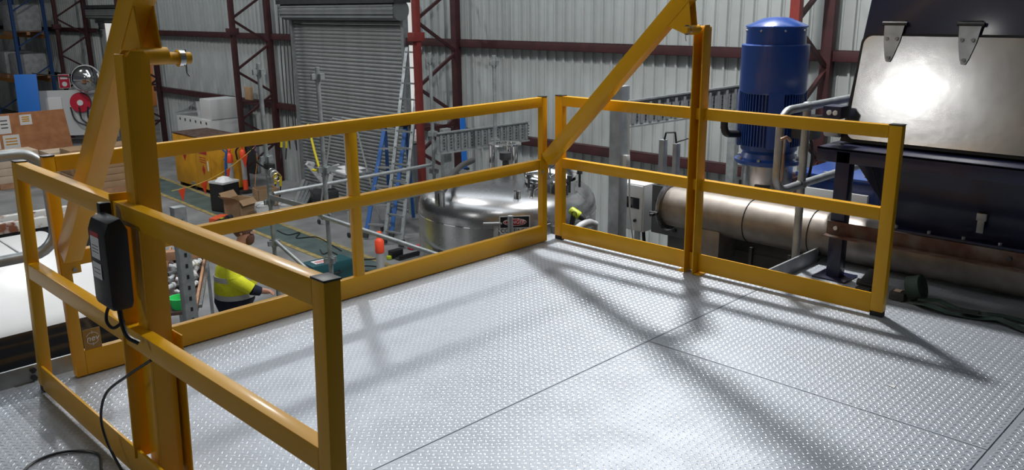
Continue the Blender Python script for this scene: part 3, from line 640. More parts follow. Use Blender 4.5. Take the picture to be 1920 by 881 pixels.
ribbon([(3.99, -.06, .03), (4.02, -.16, .04), (4.01, -.27, .02), (3.99, -.38, .026), (4.06, -.50, .02), (4.07, -.64, .012), (4.03, -.85, .006), (4.0, -1.2, .004)], .055).build('strap', GREENW, st)
ribbon([(3.955, -.30, .028), (3.968, -.40, .036)], .066, .006).build('stitched_sleeve', DARKG, st)
pp = MB().prism([(-.012, -.02), (.02, -.015), (.0, .022)], 0, .0012).build('paper_scrap', PAPER); pp.location = (2.755, -.392, .002); tag(pp, 'tiny torn white paper scrap on the tread plate', 'paper')
# ================================================================ scaffold
def rosette(parent, x, y, z):
    MB().lathe([(.027, -.05), (.034, -.05), (.034, .05), (.027, .05)], 12, Matrix.Translation((x, y, z))).box((x+.05, y, z), (.06, .03, .06)).box((x-.05, y, z), (.06, .03, .06)).box((x, y+.05, z), (.03, .06, .06)).box((x, y-.05, z), (.03, .06, .06)).build('rosette', SCAF, parent)
SCP = {'fl': (3.95, 7.45), 'nl': (4.02, 6.32), 'fr': (6.58, 7.5), 'nr': (6.68, 6.33)}
LB = {'fl': 'galvanised scaffold standard left of the roller door, behind the worker', 'nl': 'galvanised scaffold standard in front of the roller door',
      'fr': 'galvanised scaffold standard overlapping the red lattice column', 'nr': 'galvanised scaffold standard rising behind the tank agitator ring'}
for k, (x, y) in SCP.items():
    s = thing('scaffold_standard', (x, y, FZ), LB[k], 'scaffold post', 'scaffold standards behind the tank')
    MB().rod((0, 0, 0), (0, 0, 3.52), .026, 14).build('tube', SCAF, s); MB().bb(-.07, .07, -.07, .07, 0, .01).build('base_plate', SCAF, s)
    for z in (.35, 1.35, 1.87, 2.4, 3.42): rosette(s, 0, 0, z)
def ledger(a, b, label, r=.024, m=GALV):
    o = MB().rod(a, b, r, 14).build('scaffold_ledger', m); return tag(o, label, 'scaffold tube', 'scaffold ledgers')
Z1 = -.50
ledger((4.0, 7.45, Z1+.06), (6.53, 7.5, Z1+.06), 'long galvanised scaffold tube crossing in front of the roller door')
ledger((4.07, 6.32, Z1), (6.63, 6.33, Z1), 'galvanised scaffold tube running behind the tank, lower of two')
ledger((3.965, 6.40, Z1-.03), (3.86, 4.1, Z1-.03), 'galvanised scaffold tube pointing from the near standard towards the tank')
ledger((3.95, 7.40, -1.02), (4.02, 6.37, -1.42), 'bright sloping scaffold tube beside the worker')
for (x, y), lab in ((SCP['fl'], 'aluminium angle transom leaving the standard left of the roller door'), (SCP['fr'], 'aluminium angle transom right of the red lattice column')):
    o = MB().bar((x, y-.05, Z1+.02), (x+.02, y-1.10, Z1+.02), .055, .012).bar((x-.03, y-.05, Z1+.04), (x-.01, y-1.10, Z1+.04), .008, .06).build('scaffold_transom', ALU, None)
    tag(o, lab, 'scaffold transom', 'scaffold transoms')
def plank(name, a, b, h, label, n):
    t = thing(name, (0, 0, 0), label, 'scaffold plank', 'perforated steel planks')
    a, b = Vector(a), Vector(b); d = (b-a); L = d.length; d.normalize()
    for z in (0, h): MB().bar(a+Vector((0, 0, z)), b+Vector((0, 0, z)), .04, .018).build('flange', GALV, t)
    MB().bar(a+Vector((0, .012, h/2)), b+Vector((0, .012, h/2)), .004, h-.01).build('web', SCAF, t)
    me = MB().bb(-.014, .014, -.01, .006, .03, h-.03).mesh('stiffener', GALV, 0)
    rz = math.atan2(d.y, d.x)
    for k in range(n): put('stiffener', me, t, a+d*(L*(k+.5)/n), rz)
    hm = MB().bb(-.008, .008, -.004, .002, -.007, .007).mesh('perforation', SIGNK, 0)
    for k in range(n):
        for j in range(5): put('perforation', hm, t, a+d*(L*(k+.98)/n)+Vector((0, 0, h*(.2+.15*j))), rz)
    return t
plank('perforated_plank', (6.22, 6.98, -.19), (8.0, 6.98, -.21), .28, 'galvanised perforated plank standing on edge above the tank', 14)
plank('perforated_plank', (6.5, 4.0, .42), (7.55, 3.15, .58), .285, 'galvanised perforated plank on edge left of the blue motor', 14)
s2 = MB().bb(7.40, 7.50, 3.19, 3.29, FZ, .56).build('plank_stanchion', SCAF, None, .01); tag(s2, 'grey steel stanchion under the plank, mostly hidden by the blue motor', 'post')
st = MB().bb(6.42, 6.56, 7.08, 7.16, FZ, .12).build('plank_stanchion', SCAF, None, .01); tag(st, 'grey steel stanchion carrying the perforated plank beside lattice column', 'post')
bs = thing('blue_strip', (0, 0, 0), 'bright blue plastic strip standing behind the perforated plank', 'strip')
MB().bar((9.1, 9.62, FZ), (9.02, 9.6, -.05), .11, .03, (0, 1, 0)).build('strip_board', BOARD, bs)
for z in (-1.0, -1.12): MB().bb(9.0, 9.11, 9.54, 9.57, z-.02, z+.02).build('slot', SIGNK, bs)
# ================================================================ goods along the side wall
FG = FZ+.005
cab = thing('safety_cabinet', (7.5, 16.53, FG), 'yellow flammable goods safety cabinet with red diamonds against the wall', 'cabinet')
MB().bb(.03, .88, 0, 1.86, .08, 1.27).build('body', SAFEY, cab, .01)
MB().bb(.0, .9, -.02, 1.88, 1.27, 1.29).build('top_tray', RUST, cab)
for y0, y1 in ((.02, .70), (.72, 1.84)):
    d = MB().bb(.0, .03, y0, y1, .1, 1.25).build('door', SAFEY, cab, .006)
    if y0 < .5: MB().bb(-.012, 0, .08, .12, .55, .78).build('handle', SIGNW, d)
for k in (.1, .9, 1.7): MB().bb(.05, .85, k, k+.1, 0, .08).build('foot', DARKG, cab)
def diamond(y, z, s): MB().prism([(-s*.62, 0), (0, -s), (s*.62, 0), (0, s)], 0, .003, axes((-.001, y, z), (0, -1, 0), (0, 0, 1))).build('red_diamond', SIGNR, cab, 0, 0)
diamond(1.28, .82, .17); diamond(.34, .55, .12)
MB().bb(-.004, 0, .12, .58, .92, 1.08).build('warning_sign', SIGNR, cab, 0, 0); MB().bb(-.006, -.003, .2, .5, .985, 1.03).build('sign_print', SIGNW, cab, 0, 0)
for k in range(3): MB().bb(-.004, 0, .2, .5, .72+.055*k, .735+.055*k).build('sign_line', SIGNR, cab, 0, 0)
MB().bb(-.02, 0, .85, 1.0, .12, .2).build('vent', GALV, cab)
ib = thing('wrapped_crate', (8.62, 18.7, FG), 'white crate under clear plastic behind the yellow safety cabinet', 'crate')
MB().bb(0, .85, 0, 1.9, 0, 1.42).build('crate_body', LGREY, ib, .02); MB().bb(.05, .8, -.02, .55, 1.42, 1.93).build('raised_box', LGREY, ib, .02)
for k in range(6): MB().bb(-.01, 0, .15+.3*k, .2+.3*k, 1.30, 1.36).build('fastener', DARKG, ib)
MB().add([(-.02, .55, 1.43), (.82, .55, 1.43), (-.02, .62, 1.85), (.8, .6, 1.85), (-.03, 1.2, 1.62), (.8, 1.2, 1.68), (-.04, 1.95, 1.46), (.82, 1.95, 1.47)], [(0, 2, 3, 1), (2, 4, 5, 3), (4, 6, 7, 5)]).build('plastic_cover', WRAP, ib, 0, 60)
for k in range(7): MB().bar((-.035, 1.0-.06*k, 1.62+.02*(k % 3)), (-.035, .97-.06*k, 1.70+.02*(k % 2)), .008, .012).build('ink_mark', SIGNK, ib)
dk = MB().bb(9.42, 9.5, 18.15, 18.55, FG, -.72).build('leaning_panel', DARKG, None, .005); tag(dk, 'dark narrow panel leaning on the wall beside the white crate', 'panel')
cl = MB().bb(9.38, 9.46, 17.9, 18.2, -.48, -.16).build('wall_box', CARD, None, .01); tag(cl, 'small brown box fixed on the lower girt near lattice column', 'box')
# racking and wrapped pallets far away
rk = thing('pallet_rack', (7.9, 31.0, FG), 'blue pallet racking at the far end of the shed', 'rack')
for y in (0, 3.4):
    for x in (0, 1.0): MB().bb(x-.05, x+.05, y-.05, y+.05, 0, 6.5).build('upright', RACKB, rk)
    for k in range(5): MB().bar((0, y, .5+1.2*k), (1.0, y, 1.1+1.2*k), .04, .04).build('brace', RACKB, rk)
for z in (1.75, 3.25, 4.9):
    for x in (0, 1.0): MB().bar((x, 0, z), (x, 3.4, z), .05, .12).build('beam', mat('orange beam', (.45, .20, .05), .5), rk)
def pallet_load(y, z, h, label):
    t = thing('wrapped_pallet', (8.4, y, FG+z), label, 'pallet', 'wrapped pallet loads on the blue racking')
    for k in range(5): MB().bb(-.5, .5, -.55+.24*k, -.42+.24*k, .10, .12).build('deck_board', TIMB, t)
    for k in (-.45, 0, .45): MB().bb(k-.05, k+.05, -.55, .55, 0, .10).build('bearer', TIMB, t)
    MB().bb(-.48, .48, -.52, .52, .12, .12+h).build('wrapped_goods', WRAP, t, .08)
pallet_load(31.8, 3.32, .9, 'pale shrink wrapped pallet load on the upper rack level'); pallet_load(31.8, 1.82, .75, 'crumpled shrink wrapped pallet load on the middle rack level')
pallet_load(33.2, 1.82, .8, 'shrink wrapped pallet load deeper along the middle rack level')
for k in range(6):
    b = MB().bb(-.22, .22, -.2, .2, 0, .34).build('carton', CARD if k % 2 else CARDP, None, .01); b.location = (6.6+.52*(k % 3), 29.6, FG+.345*(k//3)); b.rotation_euler.z = .08*(k % 3)-.08
    tag(b, f"small {('pale', 'brown')[k % 2]} carton {('at the bottom', 'on top')[k//3]} of the {('left', 'middle', 'right')[k % 3]} pile below the racking", 'box', 'cartons heaped below the racking')
bb_ = MB().box((0, 0, 1.1), (.62, .04, 2.35)).build('blue_board', BOARD, None, .004); p = at(54, 212, 'y', 27.0); bb_.location = (p.x, p.y, FG+.0); bb_.rotation_euler = (R(-6), 0, R(-32))
tag(bb_, 'tall bright blue board leaning upright before the racking', 'board')
# plywood crate with notices
pw = thing('plywood_crate', (4.45, 22.5, FG), 'orange plywood crate panel with pinned white notices', 'crate')
MB().add([(0, 0, .55), (2.1, 0, .62), (2.0, 0, 1.62), (-.05, 0, 1.62), (0, .03, .55), (2.1, .03, .62), (2.0, .03, 1.62), (-.05, .03, 1.62)], [(0, 1, 2, 3), (7, 6, 5, 4), (0, 4, 5, 1), (1, 5, 6, 2), (2, 6, 7, 3), (3, 7, 4, 0)]).build('front_panel', PLY, pw)
MB().bb(.0, 2.0, .03, .9, 0, .6).build('crate_base', TIMB, pw)
for x, z, w_, h_ in ((.1, .75, .3, .8), (.42, 1.12, .27, .45), (.47, .72, .38, .36), (.92, 1.30, .28, .26)):
    n_ = MB().bb(x, x+w_, -.008, 0, z, z+h_).build('notice', PAPER, pw, 0, 0)
    for k in range(3): MB().bb(x+.05, x+w_-.06, -.011, -.008, z+h_*(.3+.2*k), z+h_*(.3+.2*k)+.03).build('print', SAFEY if x > .45 else GREYB, n_, 0, 0)
for i, (x, y, wx, wy, h, m) in enumerate(((4.3, 20.9, .95, .8, .86, CARDP), (5.3, 20.5, .75, .8, .80, CARDP), (5.5, 19.6, 1.6, .8, .93, CARD), (5.4, 18.5, 1.4, .7, .75, CARD))):
    t = thing('carton_stack', (x, y, FG), ('pale flattened cartons stacked left of the plywood crate foot', 'pale flattened cartons stacked beside the brown box', 'long brown carton on pallet in front of the plywood crate',
              'brown carton pallet partly hidden by the swinging gate leaf')[i], 'cartons', 'carton stacks on pallets')
    for k in range(3): MB().bb(0, wx, k*(wy-.1)/2, k*(wy-.1)/2+.1, 0, .12).build('bearer', TIMB, t)
    MB().bb(0, wx, 0, wy, .12, .14).build('deck', TIMB, t); 
    for k in range(4): MB().bb(.02*k, wx-.02*((k+1) % 2), .015*k, wy-.01*k, .14+(h-.14)*k/4, .14+(h-.14)*(k+1)/4-.008).build('carton', m, t, .008)
# hose reel station, sign and mirror
hr = thing('hose_reel_station', (8.15, 26.9, FG), 'white board with red fire hose reel near the far column', 'hose reel', None, R(58))
MB().bb(0, .05, -.95, 1.0, .3, 1.72).build('back_board', LGREY, hr)
Mr = Matrix.Translation((-.06, -.2, 1.33)) @ Matrix.Rotation(R(-90), 4, 'Y')
MB().lathe([(.30, 0), (.30, .04), (.1, .05)], 32, Mr).build('reel_disc', REEL, hr); MB().lathe([(.09, .04), (.09, .07)], 20, Mr).build('reel_hub', SIGNW, hr)
MB().lathe([(.26, -.05), (.31, -.05), (.31, 0), (.26, 0)], 28, Mr).build('hose_coil', BLK, hr)
for k in range(3): MB().tube(flow([(-.1, .1-.25*k, 1.2), (-.14, 0-.2*k, .8), (-.1, -.3-.2*k, .6), (-.08, -.6, .45+.1*k)]), .025, 8).build('hose', BLK, hr)
MB().bb(-.03, 0, .35, .8, .6, 1.5).build('notice_stack', PAPER, hr)
fs = thing('fire_sign', (8.5, 28.62, -.75), 'small red and white fire hose sign on the far red column', 'sign', None, R(58))
MB().bb(-.02, 0, -.17, .17, 0, .46).build('plate', SIGNW, fs); MB().bb(-.026, -.02, -.155, .155, .015, .445).build('red_face', REEL, fs); MB().rod((-.026, 0, .14), (-.03, 0, .14), .08, 18).bb(-.03, -.026, -.11, .11, .30, .36).build('symbol', SIGNW, fs)
mi = thing('dome_mirror', (8.45, 26.4, -.33), 'round clear dome mirror above the hose reel', 'mirror', None, R(58))
MB().lathe([(.42, 0), (.40, .08), (.30, .17), (.15, .22), (.02, .235)], 32, Matrix.Rotation(R(-90), 4, 'Y') @ Matrix.Rotation(R(10), 4, 'X')).build('dome', STEELP, mi); MB().lathe([(.43, -.03), (.44, .02)], 32, Matrix.Rotation(R(-90), 4, 'Y')).build('rim', LGREY, mi)
MB().rod((0, 0, 0), (.3, 1.6, .2), .02).build('arm', DARKG, mi)
yb = MB().lathe([(.08, 0), (.08, 1.05), (.05, 1.1)], 16).build('yellow_bollard', SAFEY); yb.location = (4.0, 23.2, FG); tag(yb, 'yellow steel bollard at the far left beside the plywood crate', 'bollard')
# ================================================================ truck and skip bin at lower left
tr = thing('white_truck', (.25, 4.35, FZ), 'white truck cab parked below the platform at the far left', 'truck')
def wedge(name, x0, x1, prof, m, bev=.03): return MB().prism(prof, x0, x1, Matrix(((0, 0, 1, 0), (1, 0, 0, 0), (0, 1, 0, 0), (0, 0, 0, 1)))).build(name, m, tr, bev)
wedge('cab', -1.15, .95, [(-.35, .55), (-.38, 1.25), (-.05, 2.12), (.1, 2.2), (2.2, 2.22), (2.3, 2.1), (2.3, .55)], WHITE, .05)
wedge('windscreen', -1.02, .72, [(-.415, 1.28), (-.10, 2.10), (-.06, 2.08), (-.37, 1.28)], GLASS, .004)
for x in (.952, -1.156): MB().bb(x, x+.004, .15, .9, 1.35, 1.95).build('side_window', GLASS, tr)
for x in (-.75, -.1, .55): MB().bb(x-.008, x+.008, .15, 2.15, 2.213, 2.228).build('roof_rib', WHITE, tr, .003)
for x in (-1.1, .75):
    for y in (.2, 1.7): MB().lathe([(.2, 0), (.42, .02), (.42, .22), (.2, .24)], 24, Matrix.Translation((x, y, .42)) @ Matrix.Rotation(R(90), 4, 'Y')).build('wheel', RUB, tr)
MB().bb(-1.1, .9, -.45, -.35, .4, .62).build('bumper', DARKG, tr, .02)
sk = thing('steel_trough', (1.1, 9.1, FG), 'narrow steel trough with chipped white rusty rim behind the truck', 'trough')
RWH = mat('chipped white rusty paint', (.62, .62, .60), .6, 0, 0, 7, col2=(.20, .07, .03), lo=.40, hi=.5)
MB().bb(-2.6, 1.55, 0, .05, 0, 1.66).bb(-2.6, 1.55, .35, .4, 0, 1.66).bb(-2.6, -2.55, .05, .35, 0, 1.66).bb(1.5, 1.55, .05, .35, 0, 1.66).bb(-2.55, 1.5, .05, .35, 0, .05).build('bin_shell', DARKG, sk)
MB().bb(-2.64, 1.59, -.05, .06, 1.66, 1.78).bb(-2.64, 1.59, .34, .44, 1.66, 1.78).bb(1.48, 1.59, .06, .34, 1.66, 1.78).build('rim', RWH, sk, .01)
# ================================================================ trolley of pipe fittings
fx0 = thing('fittings_trolley', (2.68, 7.25, FG), 'steel trolley with timber tray of grey and white pipe fittings', 'trolley', None, R(-28.5))
for x in (-.19, .19):
    for y in (-1.0, 1.25): MB().bb(x-.02, x+.02, y-.02, y+.02, .1, 1.2).build('leg', GALV, fx0)
MB().bb(-.22, .22, -1.05, 1.3, 1.17, 1.20).build('tray', mat('dirty brown board', (.10, .06, .05), .8, 0, .4, 9), fx0)
for x in (-.22, .21): MB().bb(x-.012, x+.012, -1.05, 1.3, 1.20, 1.27).build('tray_edge', TIMB, fx0)
MB().bar((.25, -1.05, 1.24), (.25, 1.3, 1.24), .03, .03).build('steel_edge', STEEL, fx0)
for x in (-.19, .19):
    for y in (-1.0, 1.25): MB().rod((x-.02, y, .05), (x+.02, y, .05), .05, 12).build('caster', RUB, fx0)
rnd = random.Random(7)
for k in range(48):
    lo_ = k <= 28; c_ = k if lo_ else k-29; x = (-.13, 0, .13)[c_ % 3] if lo_ else (-.08, .08)[c_ % 2]
    y = (-.68+.2*(c_//3) if lo_ else -.6+.19*(c_//2))+rnd.uniform(-.02, .02); a = rnd.uniform(.9, 2.2); s = rnd.uniform(.55, .85)
    z = 1.202+.05*s+(.09 if k > 28 else 0)
    m = MB(); d = Vector((math.cos(a), math.sin(a), 0)); c = Vector((0, 0, 0))
    if k % 3 == 0: m.tube([c-d*.09*s, c, *[c+d*.05*s*math.sin(t)+Vector((0, 0, .05*s*(1-math.cos(t)))) for t in (.5, 1.0, 1.5)]], .032*s, 10)
    elif k % 3 == 1: m.rod(c-d*.09*s, c+d*.09*s, .034*s, 10).rod(c, c+Vector((-d.y, d.x, .3))*.08*s, .034*s, 10)
    else: m.rod(c-d*.12*s, c+d*.12*s, .036*s, 10).rod(c+d*.08*s, c+d*.13*s, .046*s, 10)
    o = m.build('pipe_fitting', (LGREY, PVC, WHITE, GREYB)[k % 4]); M_ = Matrix.Translation(fx0.location) @ Matrix.Rotation(R(-28.5), 4, 'Z') @ Matrix.Translation((x, y, z)); o.matrix_world = M_
    tag(o, f"{('pale grey', 'mid grey', 'white', 'dark grey')[k % 4]} {('elbow', 'tee', 'socket')[k % 3]} {'on top of the heap' if k > 28 else 'on the tray'}, {'near end' if y < -.4 else 'middle' if y < .4 else 'far end'} of trolley", 'pipe fitting', 'pipe fittings on the trolley')
gt = MB().lathe([(.05, 0), (.07, .09), (.062, .09), (.045, .006)], 14).build('green_tub', GREENT); gt.matrix_world = Matrix.Translation(fx0.location) @ Matrix.Rotation(R(-28.5), 4, 'Z') @ Matrix.Translation((.05, -.92, 1.202))
gt.scale = (1.6, 1.6, 1.3); tag(gt, 'bright green plastic tub at the near end of the trolley', 'tub')
tb = MB().bb(-.3, .3, -.06, .06, 0, .1).build('timber_block', TIMB, None, .006); tb.matrix_world = Matrix.Translation(fx0.location) @ Matrix.Rotation(R(-28.5), 4, 'Z') @ Matrix.Translation((.02, .35, 1.37)); tag(tb, 'orange timber offcut laid across the fittings trolley', 'timber')
us = thing('slotted_stanchion', (2.22, 6.05, FG), 'grey slotted steel stanchion rising beside the fittings trolley', 'post')
MB().bb(-.06, .06, -.05, .05, 0, 2.33).build('shaft', SCAF, us, .006)
for k in range(18): MB().bb(-.012, .012, -.053, -.049, .3+.11*k, .34+.11*k).build('slot', SIGNK, us)
# ================================================================ bits on the floor by the cabinet
def delineator(loc, label):
    t = thing('traffic_post', loc, label, 'traffic post', 'orange traffic posts')
    MB().lathe([(.055, .02), (.055, .80)], 18).build('stem', ORANGE, t)
    MB().lathe([(.058, .30), (.058, .78)], 18).build('reflective_sleeve', REFL, t)
    MB().lathe([(.062, .79), (.066, .80), (.066, .95), (.05, .98), (.03, 1.0), (.025, 1.05), (.04, 1.06), (.03, 1.09)], 18).build('grip_top', ORANGE, t)
    MB().lathe([(.2, 0), (.2, .03), (.08, .06)], 8).build('base', RUB, t)
delineator((5.72, 7.72, FG), 'orange traffic post with silver sleeve in front of the stepladder')
delineator((7.75, 16.05, FG), 'orange traffic post behind the blue sack truck'); delineator((8.2, 16.3, FG), 'orange traffic post right of the red lattice column front leg')
sk2 = thing('sack_truck', (7.35, 15.5, FG), 'blue sack truck with black handles before the yellow cabinet', 'sack truck', None, R(-30))
for y in (-.2, .2): MB().tube([(0, y, .12), (.02, y, .9), (.06, y, 1.15), (-.05, y, 1.28), (-.2, y, 1.36)], .018, 8).build('side_tube', LADB, sk2)
for z in (.3, .65, 1.0): MB().rod((.01, -.2, z), (.01, .2, z), .014, 8).build('cross_bar', LADB, sk2)
for y in (-.2, .2): MB().rod((-.05, y, 1.28), (-.22, y, 1.37), .026, 10).build('handle_grip', RUB, sk2)
for y in (-.28, .28): MB().lathe([(.05, -.03), (.14, -.03), (.14, .03), (.05, .03)], 20, Matrix.Translation((.1, y, .14)) @ Matrix.Rotation(R(90), 4, 'X')).build('wheel', RUB, sk2)
MB().bb(-.3, .02, -.2, .2, 0, .012).build('toe_plate', GALV, sk2); MB().bb(-.28, -.05, -.16, .16, .012, .3).build('compressor', DARKG, sk2, .04)
hk = MB().tube(flow([(7.75, 15.7, FG+.9), (7.72, 15.65, FG+1.12), (7.85, 15.55, FG+1.22), (8.0, 15.45, FG+1.1), (8.05, 15.42, FG+.85), (8.2, 15.35, FG+.7)]), .02, 8).build('air_hose', RUB); tag(hk, 'black looped air hose hanging in front of the yellow cabinet', 'hose')
# bunting rope with orange flags
bn = thing('bunting_rope', (0, 0, 0), 'sagging rope with orange triangular flags in front of the cabinet', 'bunting')
pa, pb = at(322, 358, 'y', 15.2), at(478, 275, 'y', 15.6); pts = [pa.lerp(pb, k/14)-Vector((0, 0, .18*math.sin(math.pi*k/14))) for k in range(15)]
MB().tube(pts, .008, 6).build('rope', mat('yellow rope', (.6, .42, .1), .8), bn)
for u in (339, 378, 421, 456):
    k = (u-322)/(478-322)*14; p = pts[int(k)].lerp(pts[min(14, int(k)+1)], k % 1); d = (pb-pa).normalized()
    MB().add([p-d*.09, p+d*.09, p+Vector((0, 0, -.27)), p-d*.09+Vector((.004, -.004, 0)), p+d*.09+Vector((.004, -.004, 0)), p+Vector((.004, -.004, -.27))], [(0, 1, 2), (5, 4, 3), (0, 3, 4, 1), (1, 4, 5, 2), (2, 5, 3, 0)]).build('flag', ORANGE, bn, 0, 0)
MB().tube([pb, pb+Vector((.02, -.02, -.25)), pb+Vector((-.12, -.1, -.75)), pb+Vector((-.3, -.3, -1.25))], .006, 6).build('rope_tail', mat('orange rope', (.7, .25, .05), .8), bn)
MB().tube([pb+Vector((.03*math.sin(k*2.3), .03*math.cos(k*1.7), .06-.03*k)) for k in range(9)], .012, 6).build('rope_knot', mat('purple rope', (.12, .06, .2), .8), bn)
def openbox(name, loc, w_, d_, h_, m, label, cat, rz=0, flaps=True):
    t = thing(name, loc, label, cat, None, rz)
    MB().bb(-w_/2, w_/2, -d_/2, d_/2, 0, .01).bb(-w_/2, -w_/2+.012, -d_/2, d_/2, 0, h_).bb(w_/2-.012, w_/2, -d_/2, d_/2, 0, h_).bb(-w_/2, w_/2, -d_/2, -d_/2+.012, 0, h_).bb(-w_/2, w_/2, d_/2-.012, d_/2, 0, h_).build('box_shell', m, t)
    if flaps:
        for s in (-1, 1):
            MB().bar((s*w_/2, 0, h_), (s*(w_/2+.13), 0, h_-.06*s+.03), d_, .006).build('flap', m, t); MB().bar((0, s*d_/2, h_), (0, s*(d_/2+.1), h_+(.12 if s > 0 else -.1)), w_, .006).build('flap', m, t)
    return t
openbox('cardboard_box', (6.98, 14.3, FG), .42, .42, .36, CARD, 'open brown cardboard box beside the black tub', 'box', R(20))
openbox('cardboard_box', (7.85, 14.75, FG), .45, .4, .38, CARD, 'brown cardboard box at the foot of the lattice column', 'box', R(-10), False)
tu = openbox('black_tub', (7.02, 14.95, FG), .42, .42, .6, BLK, 'black tub with grey rim and rags inside', 'tub', R(15), False)
MB().bb(-.22, .22, -.22, -.19, .6, .64).bb(-.22, .22, .19, .22, .6, .64).bb(-.22, -.19, -.19, .19, .6, .64).bb(.19, .22, -.19, .19, .6, .64).build('rim', LGREY, tu); MB().lathe([(.17, .55), (.19, .62), (.12, .7), (.03, .73)], 9).build('rags', SIGNW, tu, 0, 20)
def bucket(loc, label):
    t = thing('white_bucket', loc, label, 'bucket', 'white plastic buckets'); MB().lathe([(.13, 0), (.15, .36), (.14, .36), (.12, .02)], 22).build('pail', WHITE, t); MB().lathe([(.158, .30), (.158, .33)], 22).build('rim', WHITE, t)
    MB().tube(arc((0, 0, .31), (1, 0, 0), (0, -.8, .6), .16, 0, math.pi, 10), .004, 6).build('handle', GALV, t)
bucket((7.12, 13.55, FG), 'white plastic bucket left of the scaffold standard'); bucket((7.5, 13.3, FG), 'white plastic bucket right of the scaffold standard')
tc_ = thing('tool_case', (6.45, 14.15, FG), 'orange-red tool case among tools on the green walkway edge', 'tool case', None, R(30))
MB().bb(-.2, .2, -.1, .1, 0, .1).build('case', mat('orange red plastic', (.7, .1, .03), .5), tc_, .02); MB().tube([(-.06, -.1, .05), (-.06, -.15, .05), (.06, -.15, .05), (.06, -.1, .05)], .012, 6).build('handle', BLK, tc_)
gr_ = thing('angle_grinder', (6.3, 13.65, FG), 'black power tool with yellow label lying on a teal case', 'power tool', None, R(25))
MB().bb(-.3, .3, -.2, .2, 0, .1).build('teal_case', TEAL, gr_, .02); MB().rod((-.25, 0, .14), (.15, .02, .14), .04, 12).build('body', BLK, gr_); MB().rod((.15, .02, .14), (.26, .02, .14), .055, 12).build('head', DARKG, gr_); MB().bb(-.08, .0, -.03, .03, .178, .186).build('label', LIME, gr_)
# tools hanging by the standard, frame casting and lengths of steel
hg_ = thing('hanging_tools', (8.35, 14.8, -1.2), 'yellow handled tools hanging beside the lattice column', 'tools')
for k, (dx, dz) in enumerate(((0, .0), (.12, -.03), (-.22, -.78), (-.1, -.85))): MB().rod((dx, 0, dz), (dx+.02, 0, dz+.22), .03, 8).build('yellow_grip', LIME if k == 9 else mat('tool yellow', (.75, .6, .02), .5), hg_); MB().rod((dx, 0, dz), (dx-.03, .02, dz-.25), .014, 8).build('steel_shank', DARKG, hg_)
MB().bar((-.15, .0, .25), (.8, 0, .22), .03, .03).build('hook_rail', DARKG, hg_)
hh = thing('harness_hook', (3.96, 7.40, -.16), 'metal harness hooks strapped round the scaffold standard', 'hook')
for k in range(3): MB().tube([(v.x, v.y, v.z) for v in arc((-.01+.02*k, -.045-.02*k, -.03*k), (1, 0, 0), (0, 0, 1), .05, 0, 6.0, 12)], .01, 6).build('hook_ring', (STEEL, GALV, mat('brass', (.5, .36, .12), .35, .8))[k], hh)
MB().bb(-.05, .04, -.05, .06, .04, .1).build('strap', SIGNK, hh)
cs = thing('steel_bracket', (8.75, 13.9, -1.75), 'pale cast steel bracket sitting on steel offcuts by the wall', 'bracket', None, R(-20))
for a_, b__ in (((-.3, 0, .28), (-.1, 0, .0)), ((-.1, 0, 0), (.12, 0, -.3)), ((.12, 0, -.3), (.2, 0, 0)), ((.2, 0, 0), (.5, 0, .1)), ((-.1, 0, .02), (.4, 0, .16)), ((-.3, 0, .28), (-.15, 0, .24))): MB().bar(a_, b__, .12, .09).build('web_plate', LGREY, cs, .008)
MB().bb(-.25, .3, -.2, .2, FZ+1.755, -.34).build('offcut_pile', DARKG, cs, .03)
for k in range(4):
    o = MB().bar(at(548+7*k, 396-2*k, 'z', FG+.03+.03*k), at(570+6*k, 338+4*k, 'x', 9.3), .07, .05).build('steel_length', (ALU, GALV, GALV, SCAF)[k]); tag(o, ('bright aluminium length leaning on the door jamb', 'galvanised steel length leaning beside the jamb', 'second galvanised steel length in the leaning bundle', 'dull steel length at the back of the bundle')[k], 'steel length', 'steel lengths leaning by the roller door')
# folding work stand with papers
wsn = thing('work_stand', (7.95, 11.75, FG), 'folding work stand on thin silver legs with papers in front of the roller door', 'stand', None, R(-8))
for x, y, x2, y2 in ((-.35, -.65, -.1, -.25), (-.35, .65, -.1, .25), (.35, -.65, .1, -.25), (.35, .65, .1, .25)):
    l = MB().rod((x, y, .08), (x2, y2, 2.1), .018, 8).build('leg', ALU, wsn); MB().rod((x-.015, y, .05), (x+.015, y, .05), .05, 12).build('caster', RUB, l)
MB().bb(-.3, .3, -.5, .5, 1.12, 1.15).build('tray', GALV, wsn, .005); MB().rod((-.1, -.25, 2.1), (-.1, .25, 2.1), .02, 8).rod((.1, -.25, 2.1), (.1, .25, 2.1), .02, 8).build('top_bar', ALU, wsn)
MB().bb(-.25, .1, -.45, -.05, 1.15, 1.17).bb(-.1, .25, -.3, .2, 1.17, 1.185).build('papers', PAPER, wsn)
yr = MB().tube([(7.55, 12.35, FG+2.0), (7.5, 12.1, FG+1.5), (7.48, 11.95, FG+1.22), (7.46, 12.02, FG+1.16), (7.45, 12.14, FG+1.16)], .024, 8).build('yellow_hook_rod', mat('tool yellow', (.75, .6, .02), .5)); tag(yr, 'yellow hooked rod leaning against the folding work stand', 'rod')
